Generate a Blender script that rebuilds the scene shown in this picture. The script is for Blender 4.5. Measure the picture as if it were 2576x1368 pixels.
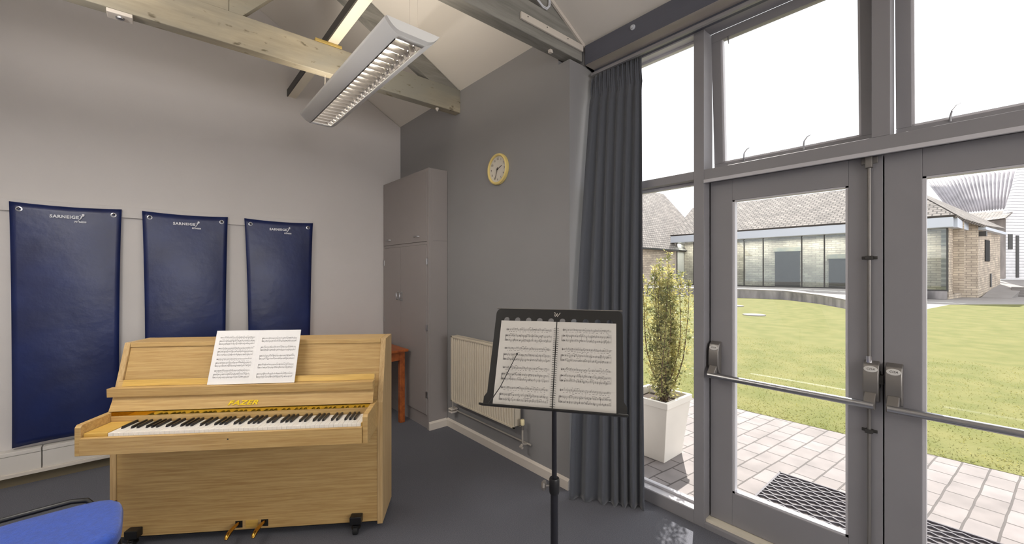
import bpy, bmesh, math, random
from mathutils import Vector, Matrix
random.seed(7)
PI = math.pi
for o in list(bpy.data.objects): bpy.data.objects.remove(o)
SC = bpy.context.scene; COL = SC.collection

# ------------------------------------------------------------------ camera, world, sun, lights, exposure
FPX = 1030.0; YAW = math.radians(40.6)
VX, VY = math.sin(YAW), math.cos(YAW); RX, RY = math.cos(YAW), -math.sin(YAW)
cam = bpy.data.cameras.new('camera'); cam.sensor_width = 36; cam.lens = 36 * FPX / 2576
cam.clip_start = 0.05; cam.clip_end = 300
camo = bpy.data.objects.new('camera', cam); COL.objects.link(camo)
camo.location = (0, 0, 1.5); camo.rotation_euler = (PI / 2, 0, -YAW); SC.camera = camo
SC.view_settings.view_transform = 'Standard'; SC.view_settings.look = 'None'
SC.view_settings.gamma = 1; SC.view_settings.exposure = 0.0; SC.view_settings.use_curve_mapping = False
w = bpy.data.worlds.new('World'); SC.world = w; w.use_nodes = True
wn = w.node_tree.nodes; bgn = wn['Background']
bgn.inputs[0].default_value = (0.93, 0.96, 1.0, 1); bgn.inputs[1].default_value = 2.0
def lamp(name, kind, loc, energy, color=(1, 1, 1), **k):
    l = bpy.data.lights.new(name, kind); l.energy = energy; l.color = color
    for a, b in k.items(): setattr(l, a, b)
    o = bpy.data.objects.new(name, l); COL.objects.link(o); o.location = loc; return o
def aim(o, d): o.rotation_euler = Vector(d).to_track_quat('-Z', 'Y').to_euler()
SUNDIR = Vector((-.916, -.40, -.93))
s = lamp('sun', 'SUN', (20, 8, 20), 12, (1, .96, .9), angle=math.radians(.6)); aim(s, SUNDIR)
# lamp light, plus added fill: unseen second pendant, barn interior, rear window
a1 = lamp('lamp_uplight', 'AREA', (.95, 2.645, 2.73), 8, (1, .88, .72), shape='RECTANGLE', size=.2, size_y=1.4); aim(a1, (0, 0, 1))
a5 = lamp('added_pendant_uplight', 'AREA', (-.78, 2.32, 2.73), 30, (1, .94, .88), shape='RECTANGLE', size=.2, size_y=1.4); aim(a5, (0, 0, 1))
a3 = lamp('pendant_downlight', 'AREA', (.95, 2.645, 2.645), 4, (1, .95, .88), shape='RECTANGLE', size=.13, size_y=1.3)
a4 = lamp('added_pendant_downlight', 'AREA', (-.78, 2.32, 2.645), 31, (1, .96, .90), shape='RECTANGLE', size=.14, size_y=1.5)
for yb_ in (4, 8, 12, 16): lamp('barn_fill_light', 'AREA', (33.9, yb_, 3.9), 150, (1, .95, .88), shape='RECTANGLE', size=.5, size_y=3.5)  # added fill to brighten the barn behind its glass
a2 = lamp('rear_fill_light', 'AREA', (.3, -3.85, 2.0), 92, (1, .96, .93), shape='RECTANGLE', size=2.8, size_y=1.5); aim(a2, (-.05, 1, .02))  # added fill light, placed at the unseen rear window

# ------------------------------------------------------------------ helpers
def wp(lat, dep, z=0.0): return Vector((dep * VX + lat * RX, dep * VY + lat * RY, z))
def px(x, t, z): return wp((x - 1288) / FPX * t, t, z)                     # image column at a depth and height
def pyt(x, y, t): return wp((x - 1288) / FPX * t, t, 1.5 + (684 - y) / FPX * t)
def srgb(*c):
    return tuple(((v / 255) / 12.92 if v / 255 <= .04045 else ((v / 255 + .055) / 1.055) ** 2.4) for v in c) + (1,)
class MB:
    def __init__(s): s.v = []; s.f = []; s.uv = {}
    def add(s, vs, fs, M=None):
        n = len(s.v); s.v += [tuple((M @ Vector(p)) if M else p) for p in vs]; s.f += [tuple(i + n for i in f) for f in fs]; return s
    def box(s, x0, x1, y0, y1, z0, z1, M=None):
        return s.add([(x0, y0, z0), (x1, y0, z0), (x1, y1, z0), (x0, y1, z0), (x0, y0, z1), (x1, y0, z1), (x1, y1, z1), (x0, y1, z1)],
                     [(0, 3, 2, 1), (4, 5, 6, 7), (0, 1, 5, 4), (1, 2, 6, 5), (2, 3, 7, 6), (3, 0, 4, 7)], M)
    def prism(s, pts, a, b, axis='x', M=None):
        """polygon pts extruded from a to b along axis; pts are the other two coords in order (x: y,z) (y: x,z) (z: x,y)"""
        def q(p, t): return (t, p[0], p[1]) if axis == 'x' else ((p[0], t, p[1]) if axis == 'y' else (p[0], p[1], t))
        n = len(pts); vs = [q(p, a) for p in pts] + [q(p, b) for p in pts]
        fs = [tuple(range(n))[::-1], tuple(range(n, 2 * n))] + [(i, (i + 1) % n, n + (i + 1) % n, n + i) for i in range(n)]
        return s.add(vs, fs, M)
    def tube(s, pts, r, n=10, M=None, cap=True):
        pts = [Vector(p) for p in pts]; vs = []; fs = []
        rs = r if isinstance(r, (list, tuple)) else [r] * len(pts)
        up = Vector((0, 0, 1)); prev = None
        for i, p in enumerate(pts):
            d = (pts[min(i + 1, len(pts) - 1)] - pts[max(i - 1, 0)]).normalized()
            if prev is None: a = d.cross(up) if abs(d.z) < .95 else d.cross(Vector((1, 0, 0)))
            else: a = prev - d * prev.dot(d)
            a.normalize(); prev = a; b = d.cross(a)
            for k in range(n):
                th = 2 * PI * k / n; vs.append(p + (a * math.cos(th) + b * math.sin(th)) * rs[i])
        for i in range(len(pts) - 1):
            for k in range(n):
                fs.append((i * n + k, i * n + (k + 1) % n, (i + 1) * n + (k + 1) % n, (i + 1) * n + k))
        if cap: fs += [tuple(range(n))[::-1], tuple(range((len(pts) - 1) * n, len(pts) * n))]
        return s.add([tuple(v) for v in vs], fs, M)
    def lathe(s, prof, c=(0, 0, 0), n=24, M=None):
        """profile (radius, height) about z through c"""
        vs = [(c[0] + r * math.cos(2 * PI * k / n), c[1] + r * math.sin(2 * PI * k / n), c[2] + h) for r, h in prof for k in range(n)]
        fs = [(i * n + k, i * n + (k + 1) % n, (i + 1) * n + (k + 1) % n, (i + 1) * n + k) for i in range(len(prof) - 1) for k in range(n)]
        fs += [tuple(range(n))[::-1], tuple(range((len(prof) - 1) * n, len(prof) * n))]
        return s.add(vs, fs, M)
    def grid(s, fn, nu, nv, M=None):
        vs = [fn(i / nu, j / nv) for j in range(nv + 1) for i in range(nu + 1)]
        fs = [(j * (nu + 1) + i, j * (nu + 1) + i + 1, (j + 1) * (nu + 1) + i + 1, (j + 1) * (nu + 1) + i) for j in range(nv) for i in range(nu)]
        return s.add(vs, fs, M)
    def build(s, name, m, parent=None, bevel=0, smooth=False, solid=0, fix=True):
        me = bpy.data.meshes.new(name); me.from_pydata(s.v, [], s.f); me.update()
        if fix:
            b = bmesh.new(); b.from_mesh(me); bmesh.ops.recalc_face_normals(b, faces=b.faces); b.to_mesh(me); b.free()
        me.materials.append(m)
        if smooth:
            for p in me.polygons: p.use_smooth = True
            try: me.set_sharp_from_angle(angle=math.radians(42))
            except Exception: pass
        o = bpy.data.objects.new(name, me); COL.objects.link(o)
        if solid:
            q = o.modifiers.new('s', 'SOLIDIFY'); q.thickness = solid; q.offset = 0
        if bevel:
            q = o.modifiers.new('b', 'BEVEL'); q.width = bevel; q.segments = 2; q.limit_method = 'ANGLE'; q.angle_limit = math.radians(40)
        if parent: o.parent = parent
        return o
def tag(o, label=None, cat=None, group=None, kind=None):
    for k, v in (('label', label), ('category', cat), ('group', group), ('kind', kind)):
        if v: o[k] = v
    return o
def empty(name, loc=(0, 0, 0), rz=0, **k):
    o = bpy.data.objects.new(name, None); COL.objects.link(o); o.location = loc; o.rotation_euler = (0, 0, rz); o.empty_display_size = .1
    return tag(o, **k)
def struct(o): o['kind'] = 'structure'; return o
def copy_tree(o, parent=None):
    c = o.copy(); COL.objects.link(c); c.parent = parent
    for ch in [x for x in bpy.data.objects if x.parent == o]: copy_tree(ch, c)
    return c
def curve_mesh(name, curve, m, parent=None):
    t = bpy.data.objects.new('tmp', curve); COL.objects.link(t)
    dg = bpy.context.evaluated_depsgraph_get(); me = bpy.data.meshes.new_from_object(t.evaluated_get(dg))
    bpy.data.objects.remove(t); me.name = name; me.materials.clear(); me.materials.append(m)
    o = bpy.data.objects.new(name, me); COL.objects.link(o)
    if parent: o.parent = parent
    return o
def text(name, body, size, M, m, parent=None, ext=.0006, shear=0, offset=0, sx=1.0, align='CENTER'):
    c = bpy.data.curves.new(name, 'FONT'); c.body = body; c.size = size; c.extrude = ext; c.shear = shear; c.offset = offset
    c.space_character = 1.12; c.align_x = align; c.align_y = 'CENTER'; c.resolution_u = 3
    o = curve_mesh(name, c, m, parent); o.data.transform(M @ Matrix.Diagonal((sx, 1, 1, 1))); return o
def frame(origin, xdir, ydir):
    x = Vector(xdir).normalized(); y = Vector(ydir); y = (y - x * y.dot(x)).normalized(); z = x.cross(y)
    M = Matrix((x, y, z)).transposed().to_4x4(); M.translation = Vector(origin); return M

# ------------------------------------------------------------------ materials
def N(nt, t, **k):
    n = nt.nodes.new(t)
    for a, b in k.items(): setattr(n, a, b)
    return n
def mat(name, c, rough=.5, metal=0, spec=.5, var=0, vs=8, bump=0, bs=80, c2=None, stretch=(1, 1, 1), coat=0, detail=4, lo=.35, hi=.65, sheen=0):
    m = bpy.data.materials.new(name); m.use_nodes = True; nt = m.node_tree; p = nt.nodes['Principled BSDF']
    p.inputs['Base Color'].default_value = c; p.inputs['Roughness'].default_value = rough; p.inputs['Metallic'].default_value = metal
    p.inputs['Specular IOR Level'].default_value = spec; p.inputs['Coat Weight'].default_value = coat
    if sheen: p.inputs['Sheen Weight'].default_value = sheen
    tc = N(nt, 'ShaderNodeTexCoord'); mp = N(nt, 'ShaderNodeMapping'); mp.inputs['Scale'].default_value = stretch
    nt.links.new(tc.outputs['Object'], mp.inputs[0])
    if var or c2:
        no = N(nt, 'ShaderNodeTexNoise'); no.inputs['Scale'].default_value = vs; no.inputs['Detail'].default_value = detail
        nt.links.new(mp.outputs[0], no.inputs['Vector'])
        cr = N(nt, 'ShaderNodeValToRGB'); cr.color_ramp.elements[0].position = lo; cr.color_ramp.elements[1].position = hi
        cr.color_ramp.elements[0].color = c2 if c2 else tuple(v * (1 - var) for v in c[:3]) + (1,)
        cr.color_ramp.elements[1].color = c if c2 else tuple(min(1, v * (1 + var)) for v in c[:3]) + (1,)
        nt.links.new(no.outputs['Fac'], cr.inputs[0]); nt.links.new(cr.outputs[0], p.inputs['Base Color'])
    if bump:
        nb = N(nt, 'ShaderNodeTexNoise'); nb.inputs['Scale'].default_value = bs; nb.inputs['Detail'].default_value = 6
        nt.links.new(mp.outputs[0], nb.inputs['Vector'])
        b = N(nt, 'ShaderNodeBump'); b.inputs['Strength'].default_value = bump; b.inputs['Distance'].default_value = .01
        nt.links.new(nb.outputs['Fac'], b.inputs['Height']); nt.links.new(b.outputs[0], p.inputs['Normal'])
    return m
def wood(name, c1, c2, grain=(1.2, 26, 26), rough=.45, knots=None, kscale=3.0, kpos=.68, c3=None, c3scale=1.2):
    m = bpy.data.materials.new(name); m.use_nodes = True; nt = m.node_tree; p = nt.nodes['Principled BSDF']; L = nt.links.new
    p.inputs['Roughness'].default_value = rough
    tc = N(nt, 'ShaderNodeTexCoord'); mp = N(nt, 'ShaderNodeMapping'); mp.inputs['Scale'].default_value = grain; L(tc.outputs['Object'], mp.inputs[0])
    n1 = N(nt, 'ShaderNodeTexNoise'); n1.inputs['Scale'].default_value = 1.6; n1.inputs['Detail'].default_value = 7; n1.inputs['Distortion'].default_value = .6
    n2 = N(nt, 'ShaderNodeTexNoise'); n2.inputs['Scale'].default_value = 9; n2.inputs['Detail'].default_value = 3
    L(mp.outputs[0], n1.inputs['Vector']); L(mp.outputs[0], n2.inputs['Vector'])
    mx = N(nt, 'ShaderNodeMath', operation='MULTIPLY_ADD'); mx.inputs[1].default_value = .35; L(n2.outputs['Fac'], mx.inputs[0]); L(n1.outputs['Fac'], mx.inputs[2])
    cr = N(nt, 'ShaderNodeValToRGB'); cr.color_ramp.elements[0].position = .46; cr.color_ramp.elements[1].position = .86
    cr.color_ramp.elements[0].color = c2; cr.color_ramp.elements[1].color = c1; L(mx.outputs[0], cr.inputs[0])
    out = cr.outputs[0]
    def over(out, col, scale, pos, w_, st=(1, 1, 1)):
        mp2 = N(nt, 'ShaderNodeMapping'); mp2.inputs['Scale'].default_value = st; L(tc.outputs['Object'], mp2.inputs[0])
        nk = N(nt, 'ShaderNodeTexNoise'); nk.inputs['Scale'].default_value = scale; nk.inputs['Detail'].default_value = 5; L(mp2.outputs[0], nk.inputs['Vector'])
        ck = N(nt, 'ShaderNodeValToRGB'); ck.color_ramp.elements[0].position = pos; ck.color_ramp.elements[1].position = pos + w_; L(nk.outputs['Fac'], ck.inputs[0])
        mi = N(nt, 'ShaderNodeMix', data_type='RGBA'); L(ck.outputs[0], mi.inputs[0]); L(out, mi.inputs[6]); mi.inputs[7].default_value = col
        return mi.outputs[2]
    if c3: out = over(out, c3, c3scale, .42, .2, (1, 2, 2))
    if knots: out = over(out, knots, kscale * 3, kpos, .08, (1, 2.2, 2.2))
    L(out, p.inputs['Base Color'])
    b = N(nt, 'ShaderNodeBump'); b.inputs['Strength'].default_value = .15; b.inputs['Distance'].default_value = .003
    L(mx.outputs[0], b.inputs['Height']); L(b.outputs[0], p.inputs['Normal'])
    return m
def glass(name, refl=.03, tint=(1, 1, 1, 1)):
    m = bpy.data.materials.new(name); m.use_nodes = True; nt = m.node_tree; nt.nodes.clear(); L = nt.links.new
    o = N(nt, 'ShaderNodeOutputMaterial'); t = N(nt, 'ShaderNodeBsdfTransparent'); t.inputs[0].default_value = tint
    g = N(nt, 'ShaderNodeBsdfGlossy'); g.inputs['Roughness'].default_value = .01
    f = N(nt, 'ShaderNodeLayerWeight'); f.inputs[0].default_value = .5
    pw = N(nt, 'ShaderNodeMath', operation='POWER'); pw.inputs[1].default_value = 5; L(f.outputs['Facing'], pw.inputs[0])
    mu = N(nt, 'ShaderNodeMath', operation='MULTIPLY_ADD'); mu.inputs[1].default_value = .9; mu.inputs[2].default_value = refl; mu.use_clamp = True
    mx = N(nt, 'ShaderNodeMixShader'); L(pw.outputs[0], mu.inputs[0]); L(mu.outputs[0], mx.inputs[0]); L(t.outputs[0], mx.inputs[1]); L(g.outputs[0], mx.inputs[2]); L(mx.outputs[0], o.inputs[0])
    return m
def brick(name, c1, c2, mortar, bw, bh, ms=.02, rot=0, bump=.4, rough=.85, uv=False, off=.5, noise=.35, ns=3):
    m = bpy.data.materials.new(name); m.use_nodes = True; nt = m.node_tree; p = nt.nodes['Principled BSDF']; L = nt.links.new
    p.inputs['Roughness'].default_value = rough
    tc = N(nt, 'ShaderNodeTexCoord'); mp = N(nt, 'ShaderNodeMapping'); mp.inputs['Rotation'].default_value = (0, 0, rot)
    L(tc.outputs['UV' if uv else 'Object'], mp.inputs[0])
    nd = N(nt, 'ShaderNodeTexNoise'); nd.inputs['Scale'].default_value = 4; L(mp.outputs[0], nd.inputs['Vector'])
    ad = N(nt, 'ShaderNodeMix', data_type='RGBA', blend_type='LINEAR_LIGHT'); ad.inputs[0].default_value = .008; L(mp.outputs[0], ad.inputs[6]); L(nd.outputs['Color'], ad.inputs[7])
    b = N(nt, 'ShaderNodeTexBrick'); b.inputs['Scale'].default_value = 1; b.inputs['Brick Width'].default_value = bw; b.inputs['Row Height'].default_value = bh
    b.inputs['Mortar Size'].default_value = ms; b.inputs['Mortar Smooth'].default_value = .3; b.offset = off
    b.inputs['Color1'].default_value = c1; b.inputs['Color2'].default_value = c2; b.inputs['Mortar'].default_value = mortar
    L(ad.outputs[2], b.inputs['Vector'])
    n = N(nt, 'ShaderNodeTexNoise'); n.inputs['Scale'].default_value = ns; n.inputs['Detail'].default_value = 6; L(mp.outputs[0], n.inputs['Vector'])
    mr = N(nt, 'ShaderNodeMapRange'); mr.inputs[1].default_value = .3; mr.inputs[2].default_value = .7; mr.inputs[3].default_value = 1 - noise; mr.inputs[4].default_value = 1.12; L(n.outputs['Fac'], mr.inputs[0])
    mi = N(nt, 'ShaderNodeMix', data_type='RGBA', blend_type='MULTIPLY'); mi.inputs[0].default_value = 1; L(b.outputs['Color'], mi.inputs[6]); L(mr.outputs[0], mi.inputs[7])
    L(mi.outputs[2], p.inputs['Base Color'])
    bu = N(nt, 'ShaderNodeBump'); bu.inputs['Strength'].default_value = bump; bu.inputs['Distance'].default_value = .01; bu.invert = True
    L(b.outputs['Fac'], bu.inputs['Height']); L(bu.outputs[0], p.inputs['Normal'])
    return m
M = {}
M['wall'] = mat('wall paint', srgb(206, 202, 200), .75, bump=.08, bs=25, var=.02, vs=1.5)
M['wall_shaded'] = mat('shaded wall paint', srgb(142, 141, 142), .75, bump=.08, bs=25, var=.02, vs=1.5)  # same wall paint, darkened to stand in for the far wall's shade
M['ceil'] = mat('ceiling paint', srgb(222, 217, 209), .85, bump=.05, bs=20)
M['carpet'] = mat('carpet', srgb(110, 111, 118), .95, var=.22, vs=260, bump=.6, bs=500, spec=.1)
M['skirt'] = mat('skirting paint', srgb(214, 206, 196), .5)
M['shade_olive'] = mat('olive trunking shade', srgb(110, 100, 80), .8)
M['trunk'] = mat('trunking paint', srgb(212, 208, 202), .45)
M['frame'] = mat('grey window paint', srgb(138, 136, 139), .5, var=.03, vs=3, bump=.05, bs=40)
M['slate'] = mat('slate blue beam paint', srgb(84, 86, 97), .55, bump=.15, bs=30, stretch=(4, .3, 4), var=.05, vs=4)
M['pale'] = mat('pale timber trim', srgb(168, 160, 154), .6, bump=.1, bs=30)
M['bead'] = mat('glazing bead paint', srgb(196, 194, 198), .5)
M['cream'] = mat('cream trim', srgb(222, 214, 196), .6)
M['greybeam'] = wood('grey painted timber', srgb(150, 148, 142), srgb(118, 117, 112), (1.0, 9, 9), .7, knots=srgb(80, 78, 74), kscale=1.2, kpos=.7)
M['beam'] = wood('limewashed timber', srgb(174, 164, 142), srgb(146, 138, 120), (1.0, 9, 9), .7, knots=srgb(104, 96, 78), kscale=3.4, kpos=.62, c3=srgb(142, 140, 130))
M['beamy'] = wood('yellowed timber', srgb(186, 162, 96), srgb(158, 134, 74), (1.0, 9, 9), .65, knots=srgb(90, 70, 40), kscale=1.5)
M['oak'] = wood('light oak veneer', srgb(202, 170, 114), srgb(174, 138, 84), (2.2, 60, 60), .42)
M['oakv'] = wood('light oak edge', srgb(204, 174, 126), srgb(180, 148, 100), (60, 60, 2.2), .42)
M['oaky'] = wood('yellow oak', srgb(212, 174, 92), srgb(186, 148, 72), (2.2, 60, 60), .4)
M['orange'] = wood('orange pine', srgb(176, 96, 44), srgb(130, 62, 26), (14, 1.2, 14), .4)
M['ivory'] = mat('white key', srgb(232, 230, 226), .25, coat=.2)
M['ebony'] = mat('black key', srgb(22, 20, 22), .3)
M['brass'] = mat('brass', srgb(206, 158, 72), .22, 1)
M['brassstrip'] = mat('brass strip', srgb(200, 156, 50), .06, 1)
M['gold'] = mat('gold letters', srgb(240, 206, 40), .3, .25)
M['black'] = mat('black metal', srgb(20, 20, 22), .4)
M['deskblack'] = mat('black desk', srgb(26, 25, 24), .45)
M['tube'] = mat('dark tube', srgb(52, 52, 58), .3, .6)
M['rubber'] = mat('black rubber', srgb(18, 18, 20), .7)
M['dark'] = mat('dark void', srgb(14, 12, 10), .9)
M['paper'] = mat('white paper', srgb(236, 234, 232), .8, var=.01)
M['paper2'] = mat('cream paper', srgb(198, 194, 187), .8, var=.01)
M['ink'] = mat('ink', srgb(66, 62, 62), .8)
M['mat'] = mat('navy vinyl', srgb(16, 36, 92), .38, c2=srgb(11, 26, 74), vs=3, bump=.35, bs=9, spec=.6)
M['matedge'] = mat('blue foam edge', srgb(52, 84, 160), .6)
M['white'] = mat('white print', srgb(226, 228, 236), .6)
M['steel'] = mat('steel', srgb(170, 170, 172), .3, 1)
M['plate'] = mat('light grey plastic', srgb(206, 204, 200), .5)
M['chrome'] = mat('chrome', srgb(225, 225, 228), .1, 1)
M['satin'] = mat('satin metal', srgb(134, 130, 126), .4, .6)
M['lampbody'] = mat('lamp enamel', srgb(240, 240, 238), .4)
M['louvre'] = mat('louvre aluminium', srgb(236, 232, 226), .18, 1)
M['radiator'] = mat('radiator enamel', srgb(206, 196, 178), .4)
M['pipe'] = mat('painted pipe', srgb(170, 164, 156), .4)
M['valve'] = mat('cream valve cap', srgb(236, 222, 178), .4)
M['cupboard'] = mat('cupboard paint', srgb(150, 144, 142), .5, var=.02, vs=2)
M['yellow'] = mat('yellow plastic', srgb(228, 206, 132), .4)
M['dial'] = mat('clock dial', srgb(214, 208, 196), .6)
M['curtain'] = mat('slate curtain', srgb(84, 87, 94), .85, bump=.2, bs=220, sheen=.3, spec=.2)
M['seat'] = mat('blue fabric', srgb(30, 74, 172), .8, var=.12, vs=60, bump=.3, bs=300, sheen=.3)
M['glass'] = glass('window glass')
M['farglass'] = glass('facade glass', .07, srgb(226, 234, 236))
M['lawn'] = mat('lawn', srgb(110, 108, 66), .95, c2=srgb(95, 98, 55), vs=2.2, bump=.6, bs=40, stretch=(1, 1, 1), detail=10, spec=.1)
M['patio'] = brick('patio pavers', srgb(128, 121, 119), srgb(115, 108, 105), srgb(76, 70, 67), .23, .145, .007, rot=.09, noise=.2, ns=5)
M['paving'] = mat('pale paving', srgb(136, 130, 126), .9, var=.06, vs=2)
M['stone'] = brick('stone wall', srgb(214, 198, 176), srgb(184, 168, 150), srgb(160, 146, 132), .45, .14, .02, uv=True, noise=.3, ns=1.5)
M['tiles'] = brick('stone tiles', srgb(150, 142, 134), srgb(124, 116, 110), srgb(72, 66, 62), .34, .25, .035, uv=True, noise=.35, ns=1.2, bump=1)
M['fascia'] = mat('zinc fascia', srgb(190, 194, 202), .45, .2)
M['corr'] = mat('corrugated sheet', srgb(150, 146, 150), .7, var=.15, vs=1)
M['board'] = brick('weatherboard', srgb(226, 224, 224), srgb(220, 218, 218), srgb(150, 148, 150), 40, .22, .02, uv=True, noise=.05)
M['retwall'] = mat('stained retaining wall', srgb(158, 152, 150), .9, c2=srgb(112, 108, 108), vs=2, stretch=(1, 1, .3))
M['planter'] = mat('white planter', srgb(226, 220, 210), .6, var=.04, vs=4)
M['soil'] = mat('soil', srgb(60, 48, 38), .95)
def leafy(name, base, w=.55):
    m = base; nt = m.node_tree; p = nt.nodes['Principled BSDF']; o = nt.nodes['Material Output']
    t = N(nt, 'ShaderNodeBsdfTranslucent'); x = N(nt, 'ShaderNodeMixShader'); x.inputs[0].default_value = w
    src = p.inputs['Base Color'].links[0].from_socket; nt.links.new(src, t.inputs[0])
    nt.links.new(p.outputs[0], x.inputs[1]); nt.links.new(t.outputs[0], x.inputs[2]); nt.links.new(x.outputs[0], o.inputs[0]); return m
M['blades'] = leafy('grass blade', mat('grass blade', srgb(146, 142, 88), .8, c2=srgb(126, 128, 74), vs=2.2))
M['leaf'] = mat('leaf', srgb(206, 196, 130), .5, c2=srgb(104, 112, 66), vs=14, detail=2)
leafy('leaf', M['leaf'], .45)
M['stem'] = mat('stem', srgb(96, 74, 54), .8)
M['grate'] = mat('dark rubber mat', srgb(70, 66, 72), .7)
M['darkgrey'] = mat('dark grey metal', srgb(62, 60, 58), .5, .3)

XC, XW, YP = 2.133, 2.416, 4.50           # far wall, window wall, piano wall
SL = .551; RIDGE = .22
def ceilz(x): return 3.2 + SL * (XC - x) if x > RIDGE else 3.2 + SL * (XC - RIDGE) - SL * (RIDGE - x)
XL = 2 * RIDGE - XC                       # left wall
YR = -4.0

# ------------------------------------------------------------------ room shell
struct(MB().box(XL - .2, XW, YR - .2, YP + .2, -.12, 0).build('floor', M['carpet']))
cb = MB()
prof = [(2.33, 3.092), (RIDGE, ceilz(RIDGE)), (XL - .2, ceilz(XL - .2)), (XL - .2, ceilz(XL - .2) + .2), (RIDGE, ceilz(RIDGE) + .2), (2.75, ceilz(2.75) + .2), (2.75, 3.0)]
cb.prism([(2.56, ceilz(2.56)), (RIDGE, ceilz(RIDGE)), (RIDGE, ceilz(RIDGE) + .15), (2.56, ceilz(2.56) + .15)], YR - .3, YP + .2, 'y')
cb.prism([(RIDGE, ceilz(RIDGE)), (XL - .3, ceilz(XL - .3)), (XL - .3, ceilz(XL - .3) + .15), (RIDGE, ceilz(RIDGE) + .15)], YR - .3, YP + .2, 'y')
struct(cb.build('ceiling', M['ceil']))
gable = [(XL - .2, 0), (2.7, 0), (2.7, 2.88), (RIDGE, ceilz(RIDGE)), (XL - .2, ceilz(XL - .2))]
struct(MB().prism(gable, YP, YP + .2, 'y').build('wall_left', M['wall']))
rg = MB()   # rear wall with a wide window opening
rg.prism([(XL - .2, 0), (2.7, 0), (2.7, 1.1), (XL - .2, 1.1)], YR - .2, YR, 'y')
rg.prism([(XL - .2, 2.7), (2.7, 2.7), (2.7, 2.88), (RIDGE, ceilz(RIDGE)), (XL - .2, ceilz(XL - .2))], YR - .2, YR, 'y')
rg.box(XL - .2, -1.2, YR - .2, YR, 1.1, 2.7); rg.box(1.8, 2.7, YR - .2, YR, 1.1, 2.7)
struct(rg.build('wall_rear', M['wall']))
lw = MB(); lw.box(XL - .2, XL, YR, YP, 0, 3.25)
struct(lw.build('wall_near', M['wall']))
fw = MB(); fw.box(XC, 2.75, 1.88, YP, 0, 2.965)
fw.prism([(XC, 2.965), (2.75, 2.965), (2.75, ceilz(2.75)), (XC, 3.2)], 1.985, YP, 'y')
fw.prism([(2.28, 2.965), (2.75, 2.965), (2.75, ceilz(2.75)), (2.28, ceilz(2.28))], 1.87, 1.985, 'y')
struct(fw.build('wall_far', M['wall_shaded']))
rw = MB(); rw.box(XW, 2.75, YR, -1.12, 0, 2.96); rw.box(2.40, 2.55, YR, 1.87, 2.998, 3.07)
struct(rw.build('wall_right', M['wall']))
for nm, a, b in (('window_6', -1.2, 1.8),):
    g = struct(empty(nm, (.3, YR - .1, 1.1)))
    MB().box(-1.5, 1.5, -.004, .004, .04, 1.56).build('pane', M['glass'], g)
    f = MB(); f.box(-1.5, 1.5, -.03, .03, 0, .05).box(-1.5, 1.5, -.03, .03, 1.55, 1.6)
    for x in (-1.5, -.5, .46, 1.46): f.box(x, x + .04, -.03, .03, .05, 1.55)
    f.build('window_frame', M['frame'], g)
# skirtings, trunking, mat rail
struct(MB().prism([(XC, 0), (XC - .016, 0), (XC - .016, .062), (XC, .078)], 1.88, 3.455, 'y').build('baseboard_far', M['skirt'], bevel=.001))
struct(MB().prism([(3.457, 0), (3.441, 0), (3.441, .062), (3.457, .078)], 1.925, XC - .016, 'x').build('baseboard_cupboard', M['skirt'], bevel=.001))
bt = struct(empty('trim_1', (0, YP, 0)))
seg = [XL + .02, -.65, .75, 1.8]
for a, b in zip(seg[:-1], seg[1:]):
    MB().box(a + .003, b - .003, -.07, 0, .095, .215).build('cover_panel', M['trunk'], bt, bevel=.002)
    MB().box(a + .003, b - .003, -.074, 0, .217, .245).build('top_trim', M['trunk'], bt, bevel=.003)
MB().box(XL + .02, 1.8, -.085, 0, .07, .095).build('bottom_lip', M['skirt'], bt, bevel=.002)
MB().box(XL + .02, 1.8, -.05, 0, 0, .07).build('plinth', M['shade_olive'], bt)  # olive colour stands in for the shadow gap under the trunking
struct(MB().box(XL, 1.168, YP - .02, YP, 1.932, 2.018).build('trim_2', M['wall'], bevel=.0015))

# ------------------------------------------------------------------ glazing of the right wall
fr = MB()
def mull(y0, y1, z0=0., z1=2.923): fr.box(XW, 2.53, y0, y1, z0, z1)
yT = [(1.87, 1.84), (1.151, 1.09), (-.46, -.52), (-1.10, -1.13)]
mull(1.82, 1.88); mull(1.09, 1.151); mull(-.525, -.464); mull(-1.14, -1.08)
mull(.282, .344, 2.10)
fr.box(XW, 2.51, -1.13, 1.88, 2.923, 3.0)                      # head
fr.box(XW, 2.51, 1.151, 1.82, 2.05, 2.10); fr.box(XW, 2.51, -1.08, -.525, 2.05, 2.10)
fr.box(XW, 2.51, -.464, 1.09, 2.037, 2.10)                     # transom over the doors
fr.box(XW, 2.51, 1.151, 1.82, 0, .077); fr.box(XW, 2.51, -1.08, -.525, 0, .077)
fr.box(XW, 2.56, -.464, 1.09, -.02, .03); fr.box(2.535, 2.57, -.464, 1.10, 2.0, 2.07); fr.box(2.535, 2.57, 1.066, 1.10, .03, 2.0); fr.box(2.535, 2.57, -.47, -.44, .03, 2.0)
struct(fr.build('trim_3', M['frame'], bevel=.002))
struct(MB().box(2.44, 2.60, -.464, 1.09, .03, .047).build('trim_4', M['cream']))
struct(MB().box(XW - .004, 2.43, -.45, 1.09, 2.022, 2.040).build('trim_5', M['bead']))
struct(MB().box(XW + .002, 2.505, 1.152, 1.82, .0775, .084).box(XW + .002, 2.505, 1.152, 1.82, 2.914, 2.922).build('trim_6', M['bead']))
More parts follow.
